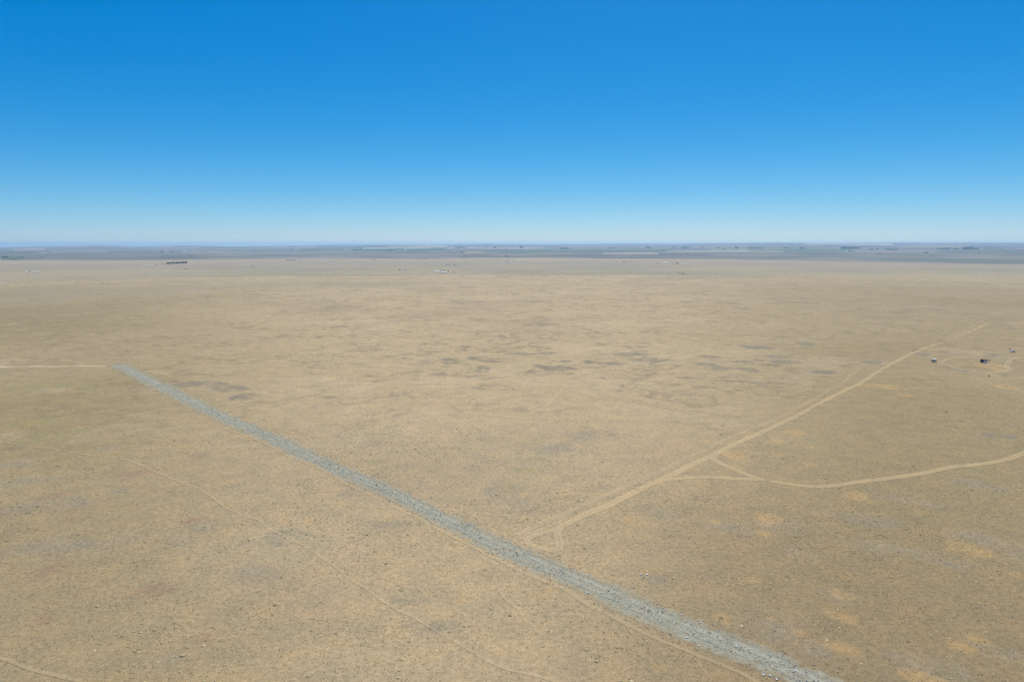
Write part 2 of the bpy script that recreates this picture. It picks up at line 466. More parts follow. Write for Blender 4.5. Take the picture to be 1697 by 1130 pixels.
def gravel_material():
    m, n, l, b = new_mat('grey_gravel')
    c, h, pos, n1, n2 = ground_nodes(n, l)
    u, v = ribbon_uv(n, l)
    mask = math_node(n, l, 'MULTIPLY', edge_mask(n, l, u, 0.66, 0.24, pos, 0.22, 1.25), v)
    big = noise_node(n, l, pos, 0.14, 3.0, 0.6)
    mask = math_node(n, l, 'MULTIPLY', mask, map_range(n, l, noise_node(n, l, pos, 0.33, 4.0, 0.7), 0.34, 0.5, 0.45, 1.0))
    # lanes run along the strip: stretch a noise along it through the across coordinate
    cmb = n.new('ShaderNodeCombineXYZ')
    l.new(math_node(n, l, 'MULTIPLY', u, 5.0), cmb.inputs[0])
    l.new(math_node(n, l, 'MULTIPLY', big, 1.6), cmb.inputs[1])
    lane = noise_node(n, l, cmb.outputs[0], 1.0, 3.0, 0.6)
    col = mix_rgb(n, l, map_range(n, l, lane, 0.36, 0.64, 0.0, 1.0), (0.255, 0.245, 0.172), (0.395, 0.38, 0.28))
    col = mix_rgb(n, l, map_range(n, l, big, 0.5, 0.72, 0.0, 0.55), col, (0.235, 0.235, 0.15))
    stone = noise_node(n, l, pos, 3.2, 3.0, 0.75)
    col = scale_rgb(n, l, col, map_range(n, l, stone, 0.3, 0.7, 0.70, 1.28))
    l.new(mix_rgb(n, l, mask, c, col), b.inputs['Base Color'])
    add_bump(n, l, b, math_node(n, l, 'ADD', h, math_node(n, l, 'MULTIPLY', stone, 0.25)), 0.8)
    return m

def plain_mat(name, colour, rough=0.9, var=0.2, scale=1.5, spec=0.15, metallic=0.0, per_object=0.0):
    m, n, l, b = new_mat(name)
    b.inputs['Roughness'].default_value = rough
    b.inputs['Specular IOR Level'].default_value = spec
    b.inputs['Metallic'].default_value = metallic
    tc = n.new('ShaderNodeTexCoord')
    f = map_range(n, l, noise_node(n, l, tc.outputs['Object'], scale, 3.0, 0.6), 0.3, 0.7, 1 - var, 1 + var)
    if per_object:
        oi = n.new('ShaderNodeObjectInfo')
        f = math_node(n, l, 'MULTIPLY', f, map_range(n, l, oi.outputs['Random'], 0, 1, 1 - per_object, 1 + per_object))
    rgb = n.new('ShaderNodeRGB')
    rgb.outputs[0].default_value = (*colour, 1)
    l.new(scale_rgb(n, l, rgb.outputs[0], f), b.inputs['Base Color'])
    return m

def ramp_mat(name, stops, rough=0.95, var=0.25, scale=6.0):
    """colour differs from plant to plant / stone to stone"""
    m, n, l, b = new_mat(name)
    b.inputs['Roughness'].default_value = rough
    oi = n.new('ShaderNodeObjectInfo')
    r = n.new('ShaderNodeValToRGB')
    els = r.color_ramp.elements
    for i, (p, c) in enumerate(stops):
        e = els[i] if i < 2 else els.new(p)
        e.position = p
        e.color = (*c, 1)
    l.new(oi.outputs['Random'], r.inputs[0])
    tc = n.new('ShaderNodeTexCoord')
    f = map_range(n, l, noise_node(n, l, tc.outputs['Object'], scale, 2.0), 0.3, 0.7, 1 - var, 1 + var)
    l.new(scale_rgb(n, l, r.outputs[0], f), b.inputs['Base Color'])
    return m

MAT = dict(
    ground=ground_material(),
    gravel=gravel_material(),
    track=track_material('bare_earth_track', (0.51, 0.375, 0.188), 0.88, 0.36),
    faint=track_material('faint_wheel_track', (0.47, 0.36, 0.21), 0.36, 0.1),
    camp=track_material('camp_wheel_track', (0.50, 0.385, 0.22), 0.6, 0.2),
    trail=track_material('narrow_sandy_trail', (0.50, 0.375, 0.21), 0.30, 0),
    lane=track_material('pale_straight_lane', (0.52, 0.41, 0.26), 0.95, 0),
    sage=ramp_mat('sagebrush', [(0.0, (0.24, 0.19, 0.09)), (0.08, (0.39, 0.315, 0.155)), (0.6, (0.46, 0.375, 0.19)), (1.0, (0.57, 0.475, 0.265))]),
    grass=ramp_mat('dry_bunchgrass', [(0.0, (0.25, 0.19, 0.11)), (0.5, (0.37, 0.29, 0.175)), (1.0, (0.48, 0.39, 0.25))]),
    stone=ramp_mat('field_stone', [(0.0, (0.22, 0.205, 0.165)), (0.6, (0.38, 0.36, 0.29)), (0.93, (0.50, 0.47, 0.39)), (1.0, (0.72, 0.68, 0.60))]),
    weed=ramp_mat('green_roadside_weed', [(0.0, (0.17, 0.19, 0.095)), (1.0, (0.28, 0.29, 0.17))]),
    darkbush=plain_mat('dark_greasewood', (0.075, 0.07, 0.05), 0.95, 0.35, 3.0),
    leaf=plain_mat('tree_leaves', (0.060, 0.078, 0.044), 0.8, 0.4, 1.2, per_object=0.25),
    bark=plain_mat('bark', (0.12, 0.095, 0.07), 0.95, 0.3, 6.0),
    whitewall=plain_mat('white_siding', (0.74, 0.73, 0.70), 0.7, 0.06, 0.8),
    whiteroof=plain_mat('white_metal_roof', (0.84, 0.82, 0.78), 0.6, 0.05, 0.6, 0.2),
    tanwall=plain_mat('tan_siding', (0.48, 0.42, 0.33), 0.8, 0.08, 0.8),
    greywall=plain_mat('grey_metal_siding', (0.42, 0.42, 0.41), 0.7, 0.08, 0.8),
    darkroof=plain_mat('brown_shingle_roof', (0.16, 0.13, 0.11), 0.9, 0.15, 1.5),
    greyroof=plain_mat('grey_metal_roof', (0.45, 0.46, 0.47), 0.5, 0.08, 0.8, 0.3),
    glass=plain_mat('dark_window_glass', (0.03, 0.035, 0.04), 0.12, 0.1, 1.0, 0.6),
    door=plain_mat('dark_door', (0.14, 0.12, 0.11), 0.6, 0.1, 1.0),
    carpaint=plain_mat('white_car_paint', (0.86, 0.84, 0.80), 0.55, 0.03, 1.0, 0.2),
    tyre=plain_mat('black_rubber', (0.025, 0.025, 0.025), 0.9, 0.1, 3.0),
    metal=plain_mat('dull_steel', (0.40, 0.40, 0.40), 0.45, 0.08, 2.0, 0.5, 0.6),
    lamp=plain_mat('clear_lamp', (0.62, 0.62, 0.60), 0.2, 0.05, 2.0, 0.6),
    redlamp=plain_mat('red_lamp', (0.35, 0.03, 0.02), 0.3, 0.05, 2.0, 0.5),
    oldwood=plain_mat('dark_weathered_wood', (0.085, 0.065, 0.055), 0.95, 0.3, 2.5),
    greywood=plain_mat('grey_weathered_wood', (0.17, 0.145, 0.135), 0.95, 0.25, 2.5),
    oldroof=plain_mat('tar_paper_roof', (0.055, 0.048, 0.046), 0.95, 0.25, 2.0),
    campwall=plain_mat('camper_siding', (0.62, 0.56, 0.48), 0.6, 0.08, 1.0),
    barrel=plain_mat('rusty_barrel', (0.055, 0.042, 0.032), 0.8, 0.3, 3.0),
    cardboard=plain_mat('brown_crate', (0.20, 0.135, 0.085), 0.9, 0.2, 2.0),
    tarp=plain_mat('pale_tarp', (0.62, 0.58, 0.50), 0.7, 0.1, 1.5),
    post=plain_mat('fence_post', (0.16, 0.13, 0.10), 0.9, 0.2, 3.0),
)

# ------------------------------------------------------------------ object helpers
def tag(o, label=None, cat=None, group=None, kind=None):
    if label: o['label'] = label
    if cat: o['category'] = cat
    if group: o['group'] = group
    if kind: o['kind'] = kind
    return o

def mesh_np(name, verts, quads):
    me = bpy.data.meshes.new(name)
    v, q = np.asarray(verts, np.float32), np.asarray(quads, np.int32)
    k = q.shape[1]
    me.vertices.add(len(v))
    me.vertices.foreach_set('co', v.ravel())
    me.loops.add(q.size)
    me.loops.foreach_set('vertex_index', q.ravel())
    me.polygons.add(len(q))
    me.polygons.foreach_set('loop_start', np.arange(0, q.size, k, dtype=np.int32))
    me.polygons.foreach_set('use_smooth', np.ones(len(q), bool))
    me.update(calc_edges=True)
    return me

def land_attr(me, cols):
    a = me.attributes.new('land', 'FLOAT_COLOR', 'POINT')
    c = np.ones((len(cols), 4), np.float32)
    c[:, :3] = cols
    a.data.foreach_set('color', c.ravel())

def link(name, me, mat=None, parent=None, loc=(0, 0, 0), rz=0.0):
    o = bpy.data.objects.new(name, me)
    if mat and me and not me.materials:
        me.materials.append(mat)
    COL.objects.link(o)
    o.parent = parent
    o.location = loc
    o.rotation_euler = (0, 0, rz)
    return o

class MB:
    def __init__(self):
        self.v, self.f = [], []
    def add(self, vs_, fs_):
        b = len(self.v)
        self.v += [tuple(p) for p in vs_]
        self.f += [tuple(i + b for i in f) for f in fs_]
        return self
    def box(self, x0, x1, y0, y1, z0, z1):
        return self.add([(x0, y0, z0), (x1, y0, z0), (x1, y1, z0), (x0, y1, z0), (x0, y0, z1), (x1, y0, z1), (x1, y1, z1), (x0, y1, z1)],
                        [(0, 3, 2, 1), (4, 5, 6, 7), (0, 1, 5, 4), (1, 2, 6, 5), (2, 3, 7, 6), (3, 0, 4, 7)])
    def prism_xz(self, prof, y0, y1, taper=None):
        """profile in x,z swept in y; taper: list of per-vertex inset in y"""
        n = len(prof)
        t = taper or [0] * n
        self.add([(x, y0 + t[i], z) for i, (x, z) in enumerate(prof)] + [(x, y1 - t[i], z) for i, (x, z) in enumerate(prof)],
                 [tuple(range(n)), tuple(range(2 * n - 1, n - 1, -1))] + [((i + 1) % n, i, n + i, n + (i + 1) % n) for i in range(n)])
        return self
    def cyl(self, c, axis, r, h, n=14, r2=None):
        r2 = r if r2 is None else r2
        a = Vector(axis).normalized()
        u = a.orthogonal().normalized()
        w = a.cross(u)
        c = Vector(c)
        vs_ = [c + (u * math.cos(2 * math.pi * i / n) + w * math.sin(2 * math.pi * i / n)) * r for i in range(n)]
        vs_ += [c + a * h + (u * math.cos(2 * math.pi * i / n) + w * math.sin(2 * math.pi * i / n)) * r2 for i in range(n)]
        self.add(vs_, [tuple(range(n - 1, -1, -1)), tuple(range(n, 2 * n))] + [(i, (i + 1) % n, n + (i + 1) % n, n + i) for i in range(n)])
        return self
    def mesh(self, name):
        me = bpy.data.meshes.new(name)
        me.from_pydata(self.v, [], self.f)
        bm = bmesh.new()
        bm.from_mesh(me)
        bmesh.ops.recalc_face_normals(bm, faces=bm.faces)
        bm.to_mesh(me)
        bm.free()
        return me
    def build(self, name, mat, parent=None):
        return link(name, self.mesh(name), mat, parent)

def empty(name, loc, rz=0.0):
    return link(name, None, None, None, loc, rz)

def copy_tree(o, parent=None):
    c = o.copy()
    COL.objects.link(c)
    c.parent = parent
    for ch in list(o.children):
        copy_tree(ch, c)
    return c

# ------------------------------------------------------------------ ground sheet
def build_ground():
    fwd = np.linspace(-math.radians(43), math.radians(43), 640)
    rest = np.radians(np.linspace(43, 317, 56))[1:-1]
    ang = np.concatenate([fwd, rest])
    rings = np.concatenate([[4, 25, 60, 95], np.geomspace(120, 5900, 960), np.geomspace(5930, 23500, 240)])
    na, nr = len(ang), len(rings)
    X = np.sin(ang)[None, :] * rings[:, None]
    Y = np.cos(ang)[None, :] * rings[:, None]
    x, y = X.ravel(), Y.ravel()
    z = height(x, y)
    verts = np.stack([x, y, z], 1)
    verts = np.concatenate([verts, [[0, 0, float(height(np.array([0.]), np.array([1.]))[0])]]])
    i, j = np.meshgrid(np.arange(nr - 1), np.arange(na), indexing='ij')
    j2 = (j + 1) % na
    quads = np.stack([i * na + j, i * na + j2, (i + 1) * na + j2, (i + 1) * na + j], -1).reshape(-1, 4)[:, ::-1]
    me = mesh_np('ground', verts, quads)
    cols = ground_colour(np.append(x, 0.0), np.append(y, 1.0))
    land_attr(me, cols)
    tag(link('ground', me, MAT['ground']), 'wide flat steppe of dry tan grass reaching to the low hills on the horizon', 'ground', kind='structure')

build_ground()

# ------------------------------------------------------------------ road, tracks and trails (draped ribbons)
def spline(pts, step):
    p = np.array(pts, float)
    q = np.concatenate([[2 * p[0] - p[1]], p, [2 * p[-1] - p[-2]]])
    out = []
    for k in range(1, len(q) - 2):
        n = max(2, int(np.linalg.norm(q[k + 1] - q[k]) / step))
        t = np.linspace(0, 1, n, endpoint=False)[:, None]
        a, b, c, d = q[k - 1], q[k], q[k + 1], q[k + 2]
        out.append(0.5 * ((2 * b) + (-a + c) * t + (2 * a - 5 * b + 4 * c - d) * t ** 2 + (-a + 3 * b - 3 * c + d) * t ** 3))
    out.append(p[-1:])
    return np.concatenate(out)

LINES = []          # (points xy, half width) for keeping plants off

def ribbon(name, px, width, mat, label, cat, lift, fade=(0, 0), across=7, step=1.6, smooth=2):
    g = ground_points([p[0] for p in px], [p[1] for p in px])[:, :2]
    c = spline(g, step)
    for _ in range(smooth):
        c[1:-1] = 0.25 * c[:-2] + 0.5 * c[1:-1] + 0.25 * c[2:]
    t = np.gradient(c, axis=0)
    t /= np.linalg.norm(t, axis=1)[:, None] + 1e-9
    nrm = np.stack([t[:, 1], -t[:, 0]], 1)
    s = np.concatenate([[0], np.cumsum(np.linalg.norm(np.diff(c, axis=0), axis=1))])
    w = width if np.isscalar(width) else np.interp(s / s[-1], np.linspace(0, 1, len(width)), width)
    half = 0.5 * w * (1 + 0.20 * fbm(s, np.zeros_like(s) + 3.7 * len(LINES), 22.0, 2, 61))
    us = np.concatenate([[-1.0], np.linspace(-0.86, 0.86, across - 2), [1.0]])
    P = c[:, None, :] + nrm[:, None, :] * (us[None, :, None] * half[:, None, None])
    x, y = P[..., 0].ravel(), P[..., 1].ravel()
    R = np.hypot(x, y)
    z = height(x, y) + (0.35 * lift + np.minimum(R * 1.0e-4, 0.2))
    z = z.reshape(-1, across)
    z[:, 0] -= 0.22
    z[:, -1] -= 0.22
    z = z.ravel()
    n = len(c)
    i, j = np.meshgrid(np.arange(n - 1), np.arange(across - 1), indexing='ij')
    quads = np.stack([i * across + j, i * across + j + 1, (i + 1) * across + j + 1, (i + 1) * across + j], -1).reshape(-1, 4)
    me = mesh_np(name, np.stack([x, y, z], 1), quads)
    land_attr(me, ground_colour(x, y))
    f = np.ones(n)
    if fade[0]: f *= sstep(0, fade[0], s)
    if fade[1]: f *= sstep(0, fade[1], s[-1] - s)
    uv = np.stack([np.broadcast_to(us[None, :], (n, across)), np.broadcast_to(f[:, None], (n, across))], -1).reshape(-1, 2)
    lay = me.uv_layers.new(name='UVMap')
    lay.data.foreach_set('uv', uv[quads.ravel()].astype(np.float32).ravel())
    if me.polygons[0].normal.z < 0:
        me.flip_normals()
    LINES.append((c, half))
    o = link(name, me, mat)
    return tag(o, label, cat, kind='structure'), c, half, nrm, s

GRAVEL_PX = [(189, 603.5), (203, 608), (250, 632), (277, 645), (318, 666), (368, 690), (427, 716), (471, 735), (500, 751), (538, 768), (580, 787),
             (633, 809), (677, 830), (727, 856), (780, 882), (824, 903), (883, 930), (942, 954), (1003, 980), (1079, 1016), (1160, 1050), (1228, 1077),
             (1290, 1102), (1346, 1128), (1430, 1168)]
GRAVEL = ribbon('gravel_road', GRAVEL_PX, [17, 16.5, 16, 15, 14.5, 14.5], MAT['gravel'],
                'straight strip of grey green gravel running diagonally across the dry grass', 'gravel road', 0.05, fade=(14, 0), across=13, step=1.4)
T_MAIN = [(929.6, 872), (962.6, 855.6), (1005, 838), (1040, 821), (1075.7, 803.7), (1092, 796.6), (1123, 782.5), (1146, 770), (1175, 757.5), (1205.5, 742),
          (1258, 718), (1311, 693.5), (1346, 675), (1392, 651), (1427, 634), (1452, 618), (1483.5, 600), (1515, 583.5), (1547, 572), (1575, 563), (1603, 551), (1628, 539.5), (1649, 530)]
ribbon('dirt_track', T_MAIN, [5.4, 5.0, 4.8, 5.8, 8], MAT['track'], 'pale dirt track running straight from the gravel road to the upper right', 'dirt track', 0.055, fade=(3, 120))
ribbon('dirt_track', [(1056, 813), (1075.7, 804), (1094, 797.5), (1123, 793), (1158, 790.7), (1193.6, 791.6), (1240, 794), (1264, 795), (1294, 800), (1326, 804.5), (1356, 806), (1385, 804.5), (1415, 799.6),
        (1469, 793), (1523, 785), (1577, 774), (1612, 770.6), (1660, 763), (1697, 751), (1760, 728)], [4.4, 4.4, 5, 5], MAT['track'],
       'pale dirt track curving off to the right edge in a wide bow', 'dirt track', 0.075, fade=(6, 0))
ribbon('dirt_track', [(1222, 735), (1200, 745.5), (1186, 753), (1181.5, 758), (1185, 763), (1195, 768), (1212, 775.5), (1236, 785.5), (1256, 793), (1275, 797)], 4.6, MAT['track'],
       'short dirt track cutting the corner between the two longer dirt tracks', 'dirt track', 0.095, fade=(4, 4))
ribbon('dirt_track', [(936, 869), (926, 876), (923.5, 884), (926, 892), (928, 901), (925, 908.5), (914, 911.5), (904, 910.5), (894, 907.5), (884, 904), (875, 900.5), (871.5, 896), (875, 892.5), (884, 888.5), (896, 884), (908, 880.5), (922, 876)],
       [3.2, 4.4, 4.6, 3.6, 3.0, 3.0, 3.2], MAT['camp'], 'small triangular loop of bare earth where the dirt track meets the gravel road', 'dirt track', 0.115, step=0.9, smooth=1)
ribbon('wheel_track', [(850, 890), (870, 881), (899, 865), (934, 851.5), (970, 835), (1017, 815), (1071, 791), (1104, 777), (1142, 756.6), (1175, 745), (1191, 733.5), (1248, 710), (1311, 683),
        (1360, 655), (1399, 633), (1413, 620), (1441, 602)], [4.2, 4.2, 4.5, 5], MAT['faint'], 'faint double wheel track just above the main dirt track', 'wheel track', 0.065, fade=(15, 60))
ribbon('wheel_track', [(1560, 568), (1585, 556), (1606, 545), (1631, 530), (1640, 524)], 7, MAT['faint'], 'faint wheel track splitting from the far end of the dirt track', 'wheel track', 0.13, fade=(30, 60))
ribbon('wheel_track', [(860, 893), (876, 886), (900, 875.5), (922, 867), (950, 855)], 3.2, MAT['faint'], 'faint wheel track beside the triangular dirt loop', 'wheel track', 0.085, fade=(8, 12))
ribbon('sandy_trail', [(330, 700), (392, 716), (430, 731), (457, 744), (486, 759.5), (518, 771), (547, 785), (577, 803), (612, 819), (647, 835.5), (665, 846), (691.5, 856), (721, 874), (759, 893),
        (795, 912), (833, 931), (883, 955), (927, 973), (950, 985), (973.6, 1001.6), (1009, 1018), (1041, 1035.5), (1091.5, 1059), (1136, 1077), (1174, 1093), (1218, 1110), (1253.5, 1128), (1310, 1160)],
       [1.9, 1.9, 2.0, 2.2, 2.5], MAT['trail'], 'narrow orange sandy trail hugging the near side of the gravel road', 'trail', 0.07, fade=(30, 0))
ribbon('sandy_trail', [(-40, 726), (0, 732), (38, 738), (88, 744), (147, 754), (191.5, 758.6), (218, 764.5), (241.6, 774.5), (257, 781), (303.6, 801), (325, 807), (350, 822), (372, 840), (400, 852.5), (429.5, 862.4), (444, 875),
        (479.5, 893), (506, 905), (532.6, 924), (556, 939), (577, 956.7), (606, 975), (644.5, 1003), (683, 1021.5), (718, 1042), (768, 1071), (803.6, 1092), (833, 1107.5), (865.5, 1114), (898, 1121.7), (950, 1140)],
       [2.2, 1.9, 1.6, 1.4, 1.4], MAT['trail'], 'thin winding footpath crossing the grass on the left', 'trail', 0.06)
ribbon('sandy_trail', [(-60, 1068), (0, 1090), (22, 1096), (40, 1105), (77, 1115), (108, 1122), (136, 1130), (180, 1142)], 1.9, MAT['trail'], 'thin footpath in the bottom left corner', 'trail', 0.06)
ribbon('sandy_trail', [(-80, 608.5), (0, 608), (60, 607), (120, 606.3), (191, 605)], 7.5, MAT['lane'], 'straight pale trail leading left from the far end of the gravel road', 'trail', 0.08)
ribbon('sandy_trail', [(815, 952), (824, 968), (829, 981), (838, 993), (857, 1008), (865, 1018), (871, 1030)], 1.6, MAT['trail'], 'short faint footpath below the gravel road near the middle', 'trail', 0.06, fade=(6, 6), step=0.8)
ribbon('wheel_track', [(1545, 602.5), (1560, 601), (1565, 597.5), (1575, 594.3), (1601, 592), (1628, 593), (1674, 593), (1697, 592), (1740, 590)], 4.5, MAT['camp'],
       'wheel track passing behind the dark shed on the right', 'wheel track', 0.10, fade=(10, 0))
ribbon('wheel_track', [(1556, 600.5), (1566, 604), (1581, 608.5), (1610, 615.5), (1633.5, 619.5), (1651, 623), (1674, 626), (1697, 628), (1740, 632)], 4.2, MAT['camp'],
       'wheel track passing in front of the dark shed on the right', 'wheel track', 0.12, fade=(10, 0))
ribbon('wheel_track', [(1633, 619.5), (1645, 617.5), (1660, 615.3), (1674, 614), (1671, 611), (1668.5, 607), (1671.5, 600), (1680, 594.5), (1697, 592.5)], 5.2, MAT['camp'],
       'curved double wheel track joining the two tracks right of the dark shed', 'wheel track', 0.15, fade=(4, 6), step=1.0)

# ------------------------------------------------------------------ scattered plants and stones
def leaf_clump(name, seed, nleaf, size, rx, rz, lumps=3, up=0.4):
    """a low bush: small leaf faces spread over a few lobes, flat at the ground"""
    r = random.Random(seed)
    mb = MB()
    cs = [(r.uniform(-0.45, 0.45) * rx, r.uniform(-0.45, 0.45) * rx, r.uniform(0.25, 0.5) * rz, r.uniform(0.5, 0.75)) for _ in range(lumps)]
    for k in range(nleaf):
        cx, cyy, cz, s = cs[k % lumps]
        d = Vector((r.gauss(0, 1), r.gauss(0, 1), abs(r.gauss(0, 1)) * 0.9)).normalized()
        rad = r.uniform(0.72, 1.05)
        p = Vector((cx + d.x * rx * s * rad, cyy + d.y * rx * s * rad, max(0.02, cz + d.z * rz * 0.62 * rad)))
        nrm = (d + Vector((r.uniform(-.6, .6), r.uniform(-.6, .6), r.uniform(-.3, .6) + up * 0.3))).normalized()
        u = nrm.orthogonal().normalized()
        w = nrm.cross(u)
        a = r.uniform(0, 6.28)
        u, w = u * math.cos(a) + w * math.sin(a), w * math.cos(a) - u * math.sin(a)
        q = size * r.uniform(0.7, 1.3)
        mb.add([p - u * q, p - w * q * 0.6, p + u * q, p + w * q * 0.6], [(0, 1, 2, 3)])
    me = bpy.data.meshes.new(name)
    me.from_pydata(mb.v, [], mb.f)
    return me

def grass_tuft(name, seed, n=16):
    r = random.Random(seed)
    mb = MB()
    for k in range(n):
        a, t = r.uniform(0, 6.28), r.uniform(0.1, 0.75)
        d = Vector((math.cos(a) * math.sin(t), math.sin(a) * math.sin(t), math.cos(t)))
        s = Vector((-math.sin(a), math.cos(a), 0)) * 0.09
        b = Vector((math.cos(a), math.sin(a), 0)) * 0.08
        l_ = r.uniform(0.6, 1.0)
        mb.add([b - s, b + s, b + d * l_], [(0, 1, 2)])
    me = bpy.data.meshes.new(name)
    me.from_pydata(mb.v, [], mb.f)
    return me

def stone_mesh(name, seed):
    r = random.Random(seed)
    bm = bmesh.new()
    bmesh.ops.create_icosphere(bm, subdivisions=1, radius=0.5)
    for v in bm.verts:
        v.co *= r.uniform(0.72, 1.15)
        v.co.z = max(v.co.z * 0.7 + 0.18, 0.0)
    me = bpy.data.meshes.new(name)
    bm.to_mesh(me)
    bm.free()
    return me

def scatter(name, meshes, mat, pts, scl, label, cat):
    """one mass of plants or stones: points with instanced small meshes"""
    src = bpy.data.collections.new(name + '_kinds')
    for me in meshes:
        me.materials.append(mat) if not me.materials else None
        src.objects.link(bpy.data.objects.new(me.name, me))
    me = bpy.data.meshes.new(name)
    me.vertices.add(len(pts))
    me.vertices.foreach_set('co', np.asarray(pts, np.float32).ravel())
    for an, dt, data in (('size', 'FLOAT_VECTOR', scl), ('turn', 'FLOAT', RNG.uniform(0, 6.283, len(pts)))):
        a = me.attributes.new(an, dt, 'POINT')
        a.data.foreach_set('vector' if dt == 'FLOAT_VECTOR' else 'value', np.asarray(data, np.float32).ravel())
    me.update()
    o = link(name, me)
    ng = bpy.data.node_groups.new(name, 'GeometryNodeTree')
    ng.interface.new_socket('Geometry', in_out='INPUT', socket_type='NodeSocketGeometry')
    ng.interface.new_socket('Geometry', in_out='OUTPUT', socket_type='NodeSocketGeometry')
    N, K = ng.nodes, ng.links
    gi, go = N.new('NodeGroupInput'), N.new('NodeGroupOutput')
    ci = N.new('GeometryNodeCollectionInfo')
    ci.inputs['Collection'].default_value = src
    ci.inputs['Separate Children'].default_value = True
    ci.inputs['Reset Children'].default_value = True
    ip = N.new('GeometryNodeInstanceOnPoints')
    ip.inputs['Pick Instance'].default_value = True
    sa = N.new('GeometryNodeInputNamedAttribute'); sa.data_type = 'FLOAT_VECTOR'; sa.inputs['Name'].default_value = 'size'
    ta = N.new('GeometryNodeInputNamedAttribute'); ta.data_type = 'FLOAT'; ta.inputs['Name'].default_value = 'turn'
    cx = N.new('ShaderNodeCombineXYZ')
    K.new(ta.outputs[0], cx.inputs[2])
    er = N.new('FunctionNodeEulerToRotation')
    K.new(cx.outputs[0], er.inputs[0])
    ri = N.new('FunctionNodeRandomValue'); ri.data_type = 'INT'
    ri.inputs['Min'].default_value = 0 if 'Min' in ri.inputs else 0
    for s_ in ri.inputs:
        if s_.type == 'INT' and s_.name == 'Min': s_.default_value = 0
        if s_.type == 'INT' and s_.name == 'Max': s_.default_value = len(meshes) - 1
    K.new(gi.outputs[0], ip.inputs['Points'])
    K.new(ci.outputs[0], ip.inputs['Instance'])
    K.new([s_ for s_ in ri.outputs if s_.type == 'INT'][0], ip.inputs['Instance Index'])
    K.new(er.outputs[0], ip.inputs['Rotation'])
    K.new(sa.outputs[0], ip.inputs['Scale'])
    K.new(ip.outputs[0], go.inputs[0])
    o.modifiers.new('scatter', 'NODES').node_group = ng
    return tag(o, label, cat, kind='stuff')

ALL_LINE = np.concatenate([np.concatenate([c, h[:, None]], 1)[::2] for c, h in LINES])
def clear_of_lines(x, y, margin=0.2):
    keep = np.ones(len(x), bool)
    cell = 24.0
    key = lambda a, b: (np.floor(a / cell).astype(np.int64) * 100003 + np.floor(b / cell).astype(np.int64))
    lk = key(ALL_LINE[:, 0], ALL_LINE[:, 1])
    order = np.argsort(lk)
    lks, ln = lk[order], ALL_LINE[order]
    for dx in (-1, 0, 1):
        for dy in (-1, 0, 1):
            pk = key(x + dx * cell, y + dy * cell)
            cand = np.flatnonzero(np.isin(pk, lks) & keep)
            for k in np.unique(pk[cand]):
                a, b = np.searchsorted(lks, k), np.searchsorted(lks, k, 'right')
                idx = cand[pk[cand] == k]
                d = np.hypot(x[idx, None] - ln[None, a:b, 0], y[idx, None] - ln[None, a:b, 1]) - ln[None, a:b, 2] * 0.75
                keep[idx[d.min(1) < margin]] = False
    return keep

def polar_random(n, r0, r1, half_az=0.74):
    r = np.sqrt(RNG.uniform(r0 * r0, r1 * r1, n))
    a = RNG.uniform(-half_az, half_az, n)
    return np.sin(a) * r, np.cos(a) * r, r

def in_frame(x, y, z, pad=0):
    d = y * math.cos(PITCH) + (CAM_H - z) * math.sin(PITCH)
    u = 848.5 + FPX * x / d
    v = 565 + FPX * ((CAM_H - z) * math.cos(PITCH) - y * math.sin(PITCH)) / d
    return (u > pad) & (u < 1697 - pad) & (v > pad) & (v < 1130 - pad), d

def cushion(name, seed):
    """a low rounded bush: lumpy solid crown with leaf sprays standing off it"""
    r = random.Random(seed)
    bm = bmesh.new()
    bmesh.ops.create_icosphere(bm, subdivisions=2, radius=0.5)
    for v in bm.verts:
        k = 1 + r.uniform(-0.2, 0.14) + 0.10 * math.sin(5 * v.co.x + seed) * math.cos(6 * v.co.y)
        v.co = Vector((v.co.x * k, v.co.y * k, v.co.z * k * 0.50 + 0.08))
    bmesh.ops.delete(bm, geom=[f for f in bm.faces if f.calc_center_median().z < -0.06], context='FACES')
    for _ in range(46):
        d = Vector((r.gauss(0, 1), r.gauss(0, 1), abs(r.gauss(0, 0.8)))).normalized()
        p = Vector((d.x * 0.5, d.y * 0.5, d.z * 0.27 + 0.07))
        u = Vector((r.gauss(0, 1), r.gauss(0, 1), r.gauss(0, 1))).normalized()
        w = (d + u * 0.7).normalized() * 0.16
        u = u.cross(d).normalized() * 0.06 if u.cross(d).length > 1e-3 else d.orthogonal().normalized() * 0.06
        bm.faces.new([bm.verts.new(p - u), bm.verts.new(p + u), bm.verts.new(p + w)])
    me = bpy.data.meshes.new(name)
    bm.to_mesh(me)
    bm.free()
    return me

SAGE = [cushion('sagebrush', 100 + i) for i in range(6)]

